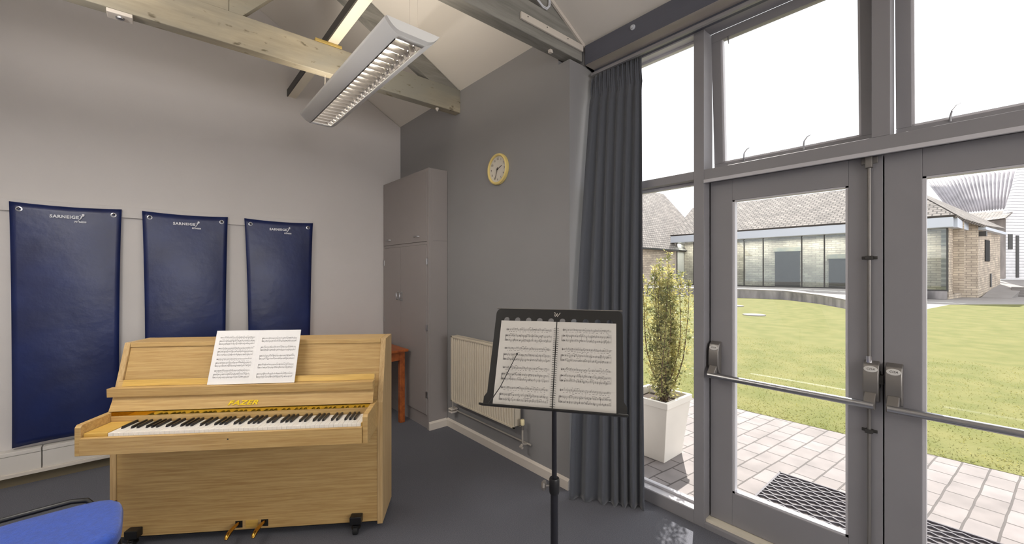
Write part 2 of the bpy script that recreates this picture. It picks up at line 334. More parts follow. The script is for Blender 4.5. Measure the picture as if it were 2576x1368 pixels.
for n, (y0, y1) in enumerate(((1.151, 1.82), (-1.08, -.525))):
    g = struct(empty('window_%d' % (1 + n * 4), (2.49, (y0 + y1) / 2, .077))); h = (y1 - y0) / 2
    MB().box(-.003, .003, -h, h, .02, 1.955).build('lower_pane', M['glass'], g)
    MB().box(-.003, .003, -h, h, 2.035, 2.83).build('upper_pane', M['glass'], g)
    b = MB()
    for za, zb in ((.008, 1.972), (2.024, 2.84)):
        b.box(-.012, .02, -h, h, za, za + .015).box(-.012, .02, -h, h, zb - .018, zb).box(-.012, .02, -h, -h + .008, za, zb).box(-.012, .02, h - .008, h, za, zb)
    b.build('glazing_bead', M['bead'], g)
def sash(name, y0, y1, tilt):
    z0, z1 = 2.108, 2.918; H = z1 - z0; Wd = y1 - y0
    g = struct(empty(name, (2.50, (y0 + y1) / 2, z1))); g.rotation_euler = (0, -tilt, 0)
    h = Wd / 2; f = MB(); s_ = .052
    f.box(0, .042, -h, h, -s_, 0).box(0, .042, -h, h, -H, -H + s_ - .012).box(0, .042, -h, -h + s_, -H + .04, -s_).box(0, .042, h - s_, h, -H + .04, -s_)
    f.build('sash_frame', M['frame'], g, bevel=.002)
    b = MB(); q = s_ - .001
    b.box(.006, .036, -h + q, -h + q + .01, -H + .04, -s_).box(.006, .036, h - q - .01, h - q, -H + .04, -s_).box(.006, .036, -h + q, h - q, -H + .04, -H + .05)
    b.build('glazing_bead', M['bead'], g)
    MB().box(.018, .022, -h + .04, h - .04, -H + .03, -.04).build('pane', M['glass'], g)
    for yy, k in ((h - .17, 1), (-h + .28, -1)):
        MB().tube([(-.004, yy, -H + .03), (-.012, yy, -H + .05), (-.02, yy - .005, -H + .068), (-.016, yy - .018, -H + .088), (-.012, yy - .03, -H + .094)], [.006, .004, .0035, .003, .002], 8).build('window_catch', M['steel'], g)
    MB().tube([(-.01, h - .10, -s_), (-.012, h - .1, -s_ - .015), (-.012, h - .102, -s_ - .045)], [.006, .0045, .002], 8).build('sash_hook', M['steel'], g)
    return g
sash('window_2', .348, 1.085, .055); sash('window_3', -.46, .278, .055)
def door(name, y0, y1, side):
    """y0<y1; side=+1 hinged at y1 (left leaf seen from inside)"""
    X0 = 2.484; g = struct(empty(name, (X0, (y0 + y1) / 2, .05))); h = (y1 - y0) / 2; st = .122
    H = 1.982
    f = MB(); f.box(0, .045, -h, -h + st, 0, H).box(0, .045, h - st, h, 0, H).box(0, .045, -h + st, h - st, H - .122, H).box(0, .045, -h + st, h - st, 0, .184)
    f.build('door_frame', M['frame'], g, bevel=.002)
    b = MB(); a = h - st
    b.box(.004, .041, -a, -a + .012, .184, H - .122).box(.004, .041, a - .012, a, .184, H - .122).box(.004, .041, -a, a, .184, .196).box(.004, .041, -a, a, H - .13, H - .122)
    b.build('glazing_bead', M['bead'], g)
    MB().box(.02, .025, -a + .01, a - .01, .19, H - .125).build('glass_pane', M['glass'], g)
    zb = .905 - .05
    for k in (-1, 1):
        yc = k * (h - .036)
        c = MB()
        c.prism([(-.012, .07), (-.034, .06), (-.048, .02), (-.05, -.06), (-.03, -.105), (-.002, -.115), (0, .075)], yc - .028, yc + .028, 'y', Matrix.Translation((0, 0, zb + .115)))
        bx = c.build('latch_box', M['satin'], g, bevel=.004, smooth=True)
        Mx = frame((-.0415, yc, zb + .155), (0, -1, 0), (.014, 0, .04))
        MB().lathe([(.0245, 0), (.0245, .0016), (.021, .0024)], (0, 0, 0), 24, Mx @ Matrix.Diagonal((1, .58, 1, 1))).build('maker_plate', M['plate'], bx, smooth=True)
        text('plate_mark', 'CISA', .013, Mx @ Matrix.Translation((0, 0, .0028)), M['ink'], bx, ext=.0003, shear=.2)
        ar = MB(); ar.prism([(-.02, .0), (-.05, .012), (-.088, -.03), (-.088, -.055), (-.066, -.06), (-.04, -.025)], yc - .02, yc + .02, 'y', Matrix.Translation((0, 0, zb + .04)))
        ar.build('push_arm', M['satin'], bx, bevel=.003)
    MB().tube([(-.078, -h + .02, zb), (-.078, h - .02, zb)], .016, 18).build('push_bar', M['steel'], g, smooth=True)
    if side > 0:
        MB().box(.046, .056, -h - .03, -h + .02, 0, H).build('meeting_strip', M['frame'], g)
    if side > 0:      # vertical bolt on the meeting stile
        yc = -h + .045
        rd = MB().tube([(-.014, yc, .02), (-.014, yc, zb + .0)], .0075, 10).tube([(-.014, yc, zb + .18), (-.014, yc, H - .02)], .0075, 10).build('bolt_rod', M['satin'], g, smooth=True)
        for z in (.72, 1.515):
            MB().box(-.026, 0, yc - .014, yc + .014, z - .009, z + .009).box(-.006, 0, yc - .028, yc + .028, z - .007, z + .007).build('rod_guide', M['darkgrey'], g, bevel=.002)
        MB().box(-.03, 0, yc - .013, yc + .013, H - .055, H).box(-.01, 0, yc - .03, yc + .03, H - .035, H - .005).build('top_keep', M['satin'], g, bevel=.003)
        MB().tube([(-.014, yc, zb + .18), (-.014, yc, zb + .21)], .012, 12).build('rod_collar', M['chrome'], g)
        MB().box(-.022, 0, -h + .006, -h + .026, zb + .07, zb + .145).box(-.03, 0, -h - .006, -h + .012, zb + .09, zb + .13).build('strike_plate', M['darkgrey'], g, bevel=.002)
    return g
door('door_1', .3155, 1.082, 1); door('door_2', -.456, .3105, -1)

# ------------------------------------------------------------------ lintel beam over the glazing
lb = empty('lintel_beam', (2.27, 0, 2.96), label='dark slate blue painted timber beam running above the tall window wall', cat='beam')
MB().box(0, .12, -1.4, 1.86, 0, .135).build('beam', M['slate'], lb, bevel=.004)
MB().prism([(.004, 0), (.145, -.004), (.145, .05), (.004, .01)], -1.4, 1.86, 'y').build('soffit_board', M['pale'], lb)
MB().box(.105, .150, -1.4, 1.86, -.036, .0).build('head_board', M['slate'], lb, bevel=.002)
MB().lathe([(.017, 0), (.017, .006), (.011, .009), (.010, .016), (.006, .018)], (0, 0, 0), 16, Matrix.Translation((0, 1.47, .088)) @ Matrix.Rotation(-PI / 2, 4, 'Y')).build('ceiling_hook', M['fascia'], lb, smooth=True)

# ------------------------------------------------------------------ roof trusses
def truss(y0, y1, mt, foot, label, extra):
    r = empty('roof_truss', (RIDGE, y0, 2.992), label=label, cat='roof truss', group='timber roof trusses')
    T = Matrix.Translation((-RIDGE, 0, -2.992)); d = y1 - y0
    MB().box(XL + .02, foot, 0, d, 2.992, 3.205, T).build('tie_beam', mt, r, bevel=.004)
    for sgn in (1, -1):
        pts = []
        xe = foot if sgn > 0 else XL + .02
        zt = lambda x: ceilz(x) - .004
        pts = [(xe, zt(xe)), (RIDGE, zt(RIDGE)), (RIDGE, zt(RIDGE) - .19), (xe - .0 * sgn, max(zt(xe) - .165, 2.995) if sgn > 0 else 3.0)]
        MB().prism(pts, .004, d - .004, 'y', T).build('rafter', extra if extra else mt, r, bevel=.003)
    MB().box(.10, .336, .006, d - .006, 3.205, ceilz(RIDGE) - .2, T).build('king_post', mt, r, bevel=.003)
    for sgn in (1, -1):
        def X(x): return RIDGE + sgn * (x - RIDGE)
        MB().prism([(X(.338), 3.206), (X(.412), 3.206), (X(.86), 3.72), (X(.79), 3.76), (X(.338), 3.30)], .008, d - .008, 'y', T).build('strut', mt, r, bevel=.002)
    return r
t1 = truss(3.232, 3.318, M['beam'], XC, 'pale yellowish knotty timber roof truss behind the hanging lamp, nearer the piano wall', M['greybeam'])
t2 = truss(1.882, 1.975, M['greybeam'], 2.27, 'grey painted timber roof truss meeting the slate beam above the curtain', None)
# white edge lining along the near rafter, white cable and batten
MB().prism([(2.30, ceilz(2.30) - .002), (.9, ceilz(.9) - .002), (.9, ceilz(.9) - .03), (2.30, ceilz(2.30) - .03)], -.014, 0, 'y', Matrix.Translation((-RIDGE, 0, -2.992))).build('edge_lining', M['skirt'], t2)
yb = 1.882
cm = empty('cable_cover', (0, 0, 0), label='white batten screwed to the face of the grey tie beam near the curtain', cat='batten')
cm.location = (1.9, yb, 3.055)
MB().box(-.225, .365, -.016, 0, 0, .045).build('cover', M['skirt'], cm, bevel=.004)
for x_ in (-.17, 0, .2): MB().lathe([(.004, 0), (.004, .002)], (0, 0, 0), 8, Matrix.Translation((x_, -.016, .03)) @ Matrix.Rotation(PI / 2, 4, 'X')).build('screw', M['darkgrey'], cm)
cbm = MB()
for k in (0, .010):
    cbm.tube([(1.70, yb - .01, 3.33 - k), (1.76, yb - .012, 3.275 - k), (1.82, yb - .012, 3.235 - k), (1.865, yb - .012, 3.212 - k), (1.90, yb - .012, 3.212 - k), (1.918 + k, yb - .012, 3.235), (1.921 + k, yb - .012, 3.26), (1.918 + k, yb - .012, 3.32)], .0035, 8)
tag(cbm.build('ceiling_cable', M['white'], smooth=True), 'white twin cable looping along the grey rafter above the curtain corner', 'cable')
# small fixings under the beams
tag(MB().box(-.012, .012, -.012, .012, -.022, 0).box(.012, .022, -.006, .006, -.016, -.006).build('cable_clip', M['skirt'], bevel=.003), 'small white clip under the grey tie beam near the far wall corner', 'clip').location = (1.985, 1.92, 2.992)
c2 = tag(MB().lathe([(.016, 0), (.016, -.012), (.007, -.02), (.006, -.028)], (0, 0, 0), 14).build('ceiling_hook', M['skirt'], smooth=True), 'small white hook under the right end of the yellowish tie beam', 'hook'); c2.location = (1.91, 3.275, 2.992)
jb = empty('junction_box', (-.18, 3.275, 2.992), label='small white box with a round sensor under the left part of the yellowish beam', cat='junction box')
MB().box(-.055, .055, -.04, .04, -.022, 0).build('back_box', M['skirt'], jb, bevel=.003)
MB().lathe([(.02, 0), (.018, -.008), (.010, -.012)], (0, 0, -.022), 16).build('sensor', M['steel'], jb, smooth=True)
# runner resting on the tie beams
rn = empty('ceiling_runner', (.982, 3.275, 3.205), label='long cream batten with shade painted on one side resting on the yellowish tie beam', cat='batten')
MB().box(-.032, .040, -3.3, YP - 3.275, .022, .088).build('batten', M['cream'], rn, bevel=.001)
MB().box(-.042, -.0325, -3.3, YP - 3.275, .022, .088).build('shade_strip', M['darkgrey'], rn)  # shade on the batten's left side, put in as a dark strip
MB().box(-.12, .07, -.05, .05, .0005, .0215).build('packer', M['beamy'], rn, bevel=.002)

# ------------------------------------------------------------------ hanging lamp
def pendant(xc, y0, y1, label, on):
    zb = 2.652; zt = 2.712; L = y1 - y0
    g = empty('pendant_lamp', (xc, (y0 + y1) / 2, zb), label=label, cat='lamp')
    hl = L / 2; hw = .145; ow = .071
    def sect(s):   # wing profile from the louvre edge out to the rim
        return (ow + (hw - ow) * s, .060 * (.22 * s + .78 * s ** 2.1))
    b = MB()
    n = 10
    for sg in (-1, 1):
        b.grid(lambda u, v: (sg * sect(v)[0], -hl + .02 + u * (2 * hl - .04), sect(v)[1]), 1, n)
    # closing strips of the flat bottom at the two ends
    for sg in (-1, 1):
        y_a = sg * (hl - .02); y_b = sg * (hl - .055)
        b.add([(-ow, y_a, 0), (ow, y_a, 0), (ow, y_b, 0), (-ow, y_b, 0)], [(0, 1, 2, 3)])
    body = b.build('housing', M['lampbody'], g, smooth=True, solid=.002)
    for sg in (-1, 1):
        prof_ = [(-sect(v / n)[0], sect(v / n)[1]) for v in range(n, -1, -1)] + [(sect(v / n)[0], sect(v / n)[1]) for v in range(n + 1)]
        e = MB()
        q = len(prof_)
        vs = [(x, sg * (hl - .02), z) for x, z in prof_] + [(x * .985, sg * hl, min(.060, z + .022 * (1 - abs(x) / hw))) for x, z in prof_] + [(x, sg * (hl - .02), .060) for x, z in prof_] + [(x * .985, sg * hl, .0605) for x, z in prof_]
        fs = [(i, i + 1, q + i + 1, q + i) for i in range(q - 1)] + [(q + i, q + i + 1, 3 * q + i + 1, 3 * q + i) for i in range(q - 1)] + [(2 * q + i, 2 * q + i + 1, 3 * q + i + 1, 3 * q + i) for i in range(q - 1)]
        e.add(vs, fs); e.build('end_cap', M['lampbody'], g, smooth=True)
    MB().box(-hw, hw, -hl + .02, hl - .02, .059, .062).build('top_plate', M['lampbody'], g)
    lv = MB()
    lo = hl - .057
    for sg in (-1, 1):
        lv.grid(lambda u, v: (sg * (ow - .003 - .028 * (v ** 1.6)), -lo + u * 2 * lo, .002 + v * .045), 1, 6)
    nb = 23
    for i in range(nb + 1):
        yy = -lo + 2 * lo * i / nb
        w_ = .0055
        lv.add([(-ow + .003, yy, .001), (ow - .003, yy, .001), (ow - .02, yy - w_, .030), (-ow + .02, yy - w_, .030), (ow - .02, yy + w_, .030), (-ow + .02, yy + w_, .030)],
               [(0, 1, 2, 3), (0, 1, 4, 5), (3, 2, 4, 5)])
    lv.build('louvre', M['louvre'], g, smooth=False)
    MB().box(-ow - .0045, -ow + .001, -lo, lo, -.0015, .012).build('louvre_trim', M['darkgrey'], g)
    MB().tube([(0, -lo + .02, .046), (0, lo - .02, .046)], .008, 12).build('fluorescent_tube', on, g, smooth=True)
    return g
tube_on = bpy.data.materials.new('lit tube'); tube_on.use_nodes = True
tp = tube_on.node_tree.nodes['Principled BSDF']; tp.inputs['Emission Color'].default_value = (1, .93, .82, 1); tp.inputs['Emission Strength'].default_value = 20
pendant(-.78, 1.55, 3.10, 'unseen second fluorescent lamp, added beyond the left edge to brighten the piano wall', tube_on)  # added lamp out of view, gives the piano wall its fill light
pl = pendant(.95, 1.85, 3.44, 'long white hanging fluorescent lamp with silver louvre grid', tube_on)
for x_, y_, top in ((.962, 1.925, 2.992), (1.008, 1.93, 2.992), (.94, 3.275, 2.992), (.947, 3.28, 2.992)):
    MB().tube([(x_ - .95, y_ - 2.645, .06), (x_ - .95, y_ - 2.645, top - 2.652)], .0011, 6).build('suspension_wire', M['skirt'], pl)

# ------------------------------------------------------------------ gym mats on the piano wall
def gym_mat(x0, x1, bulge_, taper, zb_, label):
    Wd = x1 - x0; H = 1.995 - zb_
    g = empty('gym_mat', ((x0 + x1) / 2, YP - .022, zb_), label=label, cat='gym mat', group='navy mats hung on the piano wall')
    def fn(u, v):
        s = u * 2 - 1; top = v
        k = 1 - top
        hw_ = Wd / 2 * (1 - taper * k ** .7) - (.006 * math.sin(PI * top))
        bul = bulge_ * min(1, k * 3.2) * (1 - s * s) + .012 * math.sin(PI * top)
        edge = -.010
        sag = .012 * (1 - s * s) * (top ** 8)
        bot = .018 * (1 - s * s) * (k ** 8)
        return (s * hw_, -bul + edge - .004 * math.sin(9 * v + 3 * s) * k, H * v - sag + bot)
    m_ = MB().grid(fn, 18, 40)
    o = m_.build('mat_body', M['mat'], g, smooth=True, solid=.012, bevel=0)
    for sg in (-1, 1):
        ex = sg * (Wd / 2 - .045); p = fn(.5 + ex / Wd, .975)
        MB().lathe([(.017, -.002), (.017, .003), (.011, .004), (.0105, -.002)], (0, 0, 0), 18, Matrix.Translation((p[0], p[1] - .008, H - .05)) @ Matrix.Rotation(PI / 2, 4, 'X')).build('eyelet', M['steel'], g, smooth=True)
        MB().tube([(p[0], .0, H - .045), (p[0], p[1] - .02, H - .05), (p[0], p[1] - .024, H - .038)], .003, 8).build('hook', M['chrome'], g, smooth=True)
    p = fn(.5, .945)
    zc = H - .088
    Mx = frame((-.055 * 0 - .02, p[1] - .013, zc), (1, 0, 0), (0, 0, 1))
    text('logo_text', 'SARNEIGE', .030, Mx, M['white'], g, ext=.0008, offset=.0012)
    Mx2 = frame((.062, p[1] - .014, zc - .033), (1, 0, 0), (0, 0, 1))
    text('logo_subtitle', 'FITNESS', .016, Mx2, M['white'], g, ext=.0008, offset=.0009)
    lg = MB()   # small running figure
    y_ = p[1] - .0135
    lg.lathe([(.0075, -.0006), (.0075, .0006)], (0, 0, 0), 12, Matrix.Translation((.076, y_, zc + .022)) @ Matrix.Rotation(PI / 2, 4, 'X'))
    lg.tube([(.071, y_, zc + .014), (.066, y_, zc + .0), (.060, y_, zc - .012), (.050, y_, zc - .022)], [.0045, .004, .003, .0018], 6)
    lg.tube([(.056, y_, zc + .016), (.070, y_, zc + .012), (.082, y_, zc + .012)], .0018, 6)
    lg.build('logo_figure', M['white'], g)
    # thin lighter edge of the folded back layer
    MB().grid(lambda u, v: (Wd / 2 * (1 - taper * (1 - v) ** .7) - .012 + .006 * u, .0 + .004, H * v * .985 + .02), 1, 12).build('back_layer', M['matedge'], g, solid=.004)
    return g
gym_mat(-.808, -.236, .020, .05, .262, 'leftmost and widest-looking navy blue gym mat hanging left of the piano')
gym_mat(-.117, .457, .022, .07, .262, 'middle navy blue gym mat hanging directly behind the piano')
gym_mat(.582, 1.169, .026, .12, .262, 'rightmost navy blue gym mat hanging nearest the corner cupboard')

# ------------------------------------------------------------------ cupboard in the corner
CX = 1.925
cu = empty('tall_cupboard', (CX, 3.98, 0), label='tall grey built-in cupboard with two tiers in the room corner', cat='cupboard')
T = Matrix.Translation((-CX, -3.98, 0))
MB().box(CX + .02, XC - .002, 3.459, YP - .003, .0, 2.49, T).build('carcass', M['cupboard'], cu, bevel=.002)
fm = MB(); fm.box(CX, CX + .02, 3.459, 3.492, .0, 2.49, T).box(CX, CX + .02, YP - .035, YP - .003, .0, 2.49, T).box(CX, CX + .02, 3.492, YP - .035, 2.462, 2.49, T).box(CX, CX + .02, 3.492, YP - .035, 1.765, 1.792, T)
fm.build('face_frame', M['cupboard'], cu, bevel=.001)
MB().box(CX + .012, CX + .02, 3.492, YP - .035, .0, .135, T).build('plinth', M['cupboard'], cu)
def cdoor(y0, y1, z0, z1, handles, vertical):
    d = MB().box(CX - .006, CX + .013, y0, y1, z0, z1, T).build('door', M['cupboard'], cu, bevel=.002)
    for (hy, hz) in handles:
        h = MB()
        if vertical:
            h.box(CX - .0085, CX - .006, hy - .014, hy + .014, hz - .05, hz + .05, T).tube([(CX - .006, hy, hz - .038), (CX - .03, hy, hz - .034), (CX - .03, hy, hz + .034), (CX - .006, hy, hz + .038)], .006, 8, T)
        else:
            h.tube([(CX - .006, hy - .045, hz), (CX - .028, hy - .04, hz), (CX - .028, hy + .04, hz), (CX - .006, hy + .045, hz)], .005, 8, T)
        h.build('handle', M['steel'], d, smooth=True)
cdoor(3.494, YP - .037, 1.794, 2.460, [(3.68, 1.85), (4.33, 1.85)], False)
cdoor(3.494, 4.05, .137, 1.763, [(4.015, 1.245)], True)
cdoor(4.054, YP - .037, .137, 1.763, [(4.10, 1.245)], True)
for y_ in (3.49, YP - .034):
    for z_ in (1.60, .97, .33):
        MB().box(CX - .010, CX + .002, y_ - .012, y_ + .012, z_ - .03, z_ + .03, T).build('hinge', M['steel'], cu, bevel=.002)
MB().box(1.97, XC - .006, 3.4565, 3.459, 1.80, 2.455, T).build('side_infill_panel', M['cupboard'], cu, bevel=.0015)

# ------------------------------------------------------------------ orange table behind the piano
tb = empty('wooden_table', (1.45, 4.1, 0), label='orange pine table tucked behind the piano beside the cupboard', cat='table')
MB().box(-.46, .43, -.32, .30, .705, .73).build('tabletop', M['orange'], tb, bevel=.006)
MB().box(-.42, .39, -.285, -.265, .62, .705).box(-.42, .39, .245, .265, .62, .705).box(-.42, -.40, -.27, .25, .62, .705).box(.375, .39, -.27, .25, .62, .705).build('apron', M['orange'], tb, bevel=.002)
for x_ in (-.42, .352):
    for y_ in (-.295, .225):
        MB().prism([(x_, y_), (x_ + .05, y_), (x_ + .05, y_ + .05), (x_, y_ + .05)], 0, .705, 'z').build('leg', M['orange'], tb, bevel=.004)

# ------------------------------------------------------------------ radiator
ra = empty('radiator', (2.03, 2.79, .31), label='cream panel radiator on the far wall behind the music stand', cat='radiator')
y0, y1 = -.442, .446; H = .60
rp = MB(); pts = []; pitch = (y1 - y0 - .03) / 26
def rib(u, v):
    yy = y0 + .015 + u * (y1 - y0 - .03); ph = (yy - y0 - .015) / pitch * 2 * PI
    e = min(1, min(v, 1 - v) * 14)
    c_ = math.cos(ph); c_ = max(-1, min(1, c_ * 1.7))
    return (.007 - .006 * c_ * e, yy, .012 + v * (H - .024))
rp.grid(rib, 26 * 8, 20)
rp.box(.0, .012, y0, y0 + .015, 0, H).box(.0, .012, y1 - .015, y1, 0, H).box(.0, .012, y0, y1, 0, .012).box(.0, .012, y0, y1, H - .012, H)
rp.build('front_panel', M['radiator'], ra, smooth=True)
MB().box(.062, .072, y0, y1, .0, H).build('rear_panel', M['radiator'], ra, bevel=.003)
MB().box(.008, .068, y1 - .004, y1, .015, H + .002).build('side_cover', M['radiator'], ra)
MB().box(.008, .068, y0, y0 + .004, .015, H + .002).build('side_cover', M['radiator'], ra)
tg = MB()
tg.box(.004, .012, y0, y1, H - .003, H + .004).box(.062, .07, y0, y1, H - .003, H + .004)
for i in range(40):
    yy = y0 + (y1 - y0) * (i + .15) / 40; tg.box(.012, .062, yy, yy + .0065, H - .004, H + .003)
tg.build('top_grille', M['radiator'], ra)
MB().box(.014, .060, y0 + .02, y1 - .02, .03, H - .02).build('convector_fins', M['darkgrey'], ra)
# valves and pipes
vz = .05
def valve(y_, top, mt):
    vb = MB().tube([(.04, y_, .0), (.04, y_, .035)], .010, 12).tube([(.04, y_ + (.03 if y_ < 0 else -.03), .03), (.04, y_, .03)], .008, 12).build('valve_body', M['satin'], ra, smooth=True)
    MB().lathe([(.013, .035), (.016, .04), (.016, .07), (.013, .078)], (.04, y_, 0), 14).build('valve_cap', mt, vb, smooth=True)
valve(y0 - .055, .07, M['valve']); valve(y1 + .03, .07, M['valve'])
pp = MB()
pz = -.112
pp.tube([(.04, y0 - .055, 0), (.04, y0 - .055, pz + .02), (.045, y0 - .055, pz + .005), (.06, y0 - .06, pz), (.085, y0 - .065, pz)], .0075, 10)
pp.tube([(.04, y1 + .03, 0), (.04, y1 + .03, pz + .035), (.05, y1 + .03, pz + .02)], .0075, 10)
pp.tube([(.082, y0 - .10, pz), (.082, y1 + .10, pz)], .0075, 10)
pp.build('pipe', M['pipe'], ra, smooth=True)
pc = MB()
for k in range(2): pc.box(.02, .09, y1 + .02, y1 + .075, pz + .012 - .026 * k, pz + .026 - .026 * k)
pc.build('pipe_clip', M['skirt'], ra, bevel=.003)
MB().tube([(.035, y0 - .055, pz), (.015, y0 - .058, pz - .008), (.012, y0 - .085, pz - .008)], .010, 10).build('pipe_elbow', M['pipe'], ra, smooth=True)

# ------------------------------------------------------------------ wall clock
ck = empty('wall_clock', (XC, 2.655, 2.352), label='round wall clock with yellow rim high on the far wall', cat='clock')
ck.rotation_euler = (0, 0, 0)
MF = frame((0, 0, 0), (0, -1, 0), (0, 0, 1))          # local x right as seen, y up, z towards the room
MB().lathe([(.128, 0), (.130, .012), (.126, .026), (.116, .030), (.108, .024), (.107, .012)], (0, 0, 0), 48, MF).build('rim', M['yellow'], ck, smooth=True)
MB().lathe([(.109, .010), (.109, .014)], (0, 0, 0), 40, MF).build('dial', M['dial'], ck)
for h_ in range(12):
    a_ = (h_ + 1) * PI / 6; o = text('numeral', str(h_ + 1), .026, MF @ Matrix.Translation((.085 * math.sin(a_), .085 * math.cos(a_), .0145)), M['ink'], ck, ext=.0003)
def hand(name, ang, L_, w_, z_):
    MB().add([(-w_, -.015, z_), (w_, -.015, z_), (w_ * .5, L_, z_), (-w_ * .5, L_, z_), (-w_, -.015, z_ + .0015), (w_, -.015, z_ + .0015), (w_ * .5, L_, z_ + .0015), (-w_ * .5, L_, z_ + .0015)],
             [(0, 3, 2, 1), (4, 5, 6, 7), (0, 1, 5, 4), (1, 2, 6, 5), (2, 3, 7, 6), (3, 0, 4, 7)], MF @ Matrix.Rotation(-ang, 4, 'Z')).build(name, M['ink'], ck)
hand('hour_hand', math.radians(68), .058, .0035, .016); hand('minute_hand', math.radians(200), .088, .0028, .019)
MB().lathe([(.006, .014), (.006, .023)], (0, 0, 0), 12, MF).build('hand_hub', M['ink'], ck)

# ------------------------------------------------------------------ curtain
cu2 = empty('curtain', (2.25, 1.65, 0), label='long slate grey pleated curtain gathered at the left end of the window wall', cat='curtain')
def lerp(a, b, t): return a + (b - a) * t
def curt(u, v):
    z = .001 + v * (2.905 - .001)
    k = 1 - v
    ax = 2.06 + .27 * (v ** 1.25) + .0; ay = lerp(1.815, 1.845, v)
    bx = lerp(2.325, 2.375, v); by = lerp(1.425, 1.475, v)
    x = lerp(ax, bx, u); y = lerp(ay, by, u)
    dx, dy = bx - ax, by - ay; L_ = math.hypot(dx, dy); nx, ny = -dy / L_, dx / L_
    if nx > 0: nx, ny = -nx, -ny
    head = max(0, min(1, (v - .93) / .05))
    amp = lerp(.034, .007, v ** 1.5) * (1 - head) + .008 * head
    uu = u + .03 * math.sin(7 * u + 1.3) * k + .012 * math.sin(5 * v + 8 * u)
    uq = max(0, uu) ** 1.15; f1 = math.sin(2 * PI * 6 * uq + .5 * math.sin(3 * v)); f1 = f1 * (1.25 - .25 * f1 * f1); f2 = .25 * math.sin(2 * PI * 11 * uq + 1 + 2 * v)
    hd = math.sin(2 * PI * 24 * u) * .5 + .4 * math.sin(2 * PI * 11 * u + 2)
    off = amp * ((1 - head) * (f1 * .8 + .3 * f2) + head * hd)
    pinch = .018 * math.exp(-((v - .945) / .012) ** 2)
    off -= pinch * .6
    drop = .0012 + .001 * math.sin(2 * PI * 1.7 * u) * max(0, 1 - v * 8)
    return (x + nx * off - 2.25, y + ny * off - 1.65, z + drop - .035 * (1 - u) ** 6 * head)
MB().grid(curt, 260, 90).build('fabric', M['curtain'], cu2, smooth=True, solid=.003)
MB().box(.075, .095, -3.0, .20, 2.895, 2.915).build('curtain_track', M['frame'], cu2)

# ------------------------------------------------------------------ piano
PA = math.radians(90 - (130.6 - 6.3)); U0, W0 = -1.2125, 2.6
UX, UY = math.cos(PA), math.sin(PA); WXX, WYY = -math.sin(PA), math.cos(PA)
pi_ = empty('upright_piano', (UX * U0 + WXX * W0, UY * U0 + WYY * W0, 0), PA, label='light oak upright piano with open keyboard against the left wall', cat='piano')
Q = Matrix.Translation((-U0, -W0, 0))
def P(): return MB()
UL, UR = -1.936, -.489
sidep = [(2.46, .032), (2.46, .74), (2.56, 1.097), (2.746, 1.097), (2.746, .032)]
for a_, b_ in ((UL, UL + .03), (UR - .03, UR)):
    P().prism(sidep, a_, b_, 'x', Q).build('side_panel', M['oakv'], pi_, bevel=.0015)
P().prism([(2.556, 1.072), (2.56, 1.0965), (2.746, 1.0965), (2.746, 1.072)], UL + .031, UR - .031, 'x', Q).build('top_lid', M['oak'], pi_, bevel=.0015)
P().prism([(2.472, .735), (2.488, .735), (2.578, 1.071), (2.562, 1.071)], UL + .031, UR - .031, 'x', Q).build('upper_panel', M['oak'], pi_, bevel=.001)
P().box(UL + .031, UR - .031, 2.466, 2.484, .046, .60, Q).build('lower_panel', M['oak'], pi_, bevel=.001)
P().box(UL + .031, UR - .031, 2.728, 2.745, .035, 1.07, Q).build('back_panel', M['beamy'], pi_)
P().box(UL + .031, UR - .031, 2.485, 2.727, .032, .06, Q).build('bottom_board', M['dark'], pi_)
P().box(-1.9045, -.5185, 2.235, 2.47, .603, .640, Q).build('key_bed', M['oak'], pi_)
P().box(-1.878, -.546, 2.213, 2.234, .603, .687, Q).build('key_slip', M['oak'], pi_, bevel=.002)
P().tube([(-1.20, 2.2135, .656), (-1.20, 2.212, .656)], .004, 12, Q).build('lock', M['darkgrey'], pi_)
for a_, b_ in ((-1.906, -1.879), (-.545, -.518)):
    P().prism([(2.222, .598), (2.222, .738), (2.234, .75), (2.459, .754), (2.459, .598)], a_, b_, 'x', Q).build('cheek', M['oak'], pi_, bevel=.003)
P().box(-1.878, -1.771, 2.235, 2.394, .6405, .705, Q).build('key_block', M['oaky'], pi_, bevel=.003)
P().box(-.554, -.546, 2.235, 2.394, .6405, .705, Q).build('key_block', M['oaky'], pi_, bevel=.001)
P().box(-1.878, -.546, 2.394, 2.41, .6405, .733, Q).build('key_backboard', M['oak'], pi_, bevel=.001)
P().prism([(2.3965, .734), (2.3965, .754), (2.412, .754), (2.412, .734)], -1.878, -.546, 'x', Q).build('brass_strip', M['brassstrip'], pi_)
wk = 1.213 / 52; u = -1.769
kw = MB().box(.0004, wk - .0004, 0, .150, 0, .017).build('white_key', M['ivory'], pi_, bevel=.0008); kb = None
kw.location = (u - U0, 2.2375 - W0, .684)
pat = 'ABCDEFG'
for i in range(52):
    if i:
        c = kw.copy(); COL.objects.link(c); c.location = (u + i * wk - U0, 2.2375 - W0, .684)
    L_ = pat[i % 7]
    if i < 51 and L_ in 'ACDFG':
        if kb is None:
            kb = MB().add([(-.0055, 0, 0), (.0055, 0, 0), (.0055, .1, 0), (-.0055, .1, 0), (-.0045, .006, .0125), (.0045, .006, .0125), (.0045, .1, .0125), (-.0045, .1, .0125)],
                          [(0, 3, 2, 1), (4, 5, 6, 7), (0, 1, 5, 4), (1, 2, 6, 5), (2, 3, 7, 6), (3, 0, 4, 7)]).build('black_key', M['ebony'], pi_, bevel=.001); c = kb
        else: c = kb.copy(); COL.objects.link(c)
        dx = {'A': .0, 'C': -.0015, 'D': .0015, 'F': -.002, 'G': 0}[L_]
        c.location = (u + (i + 1) * wk + dx - U0, 2.290 - W0, .7012)
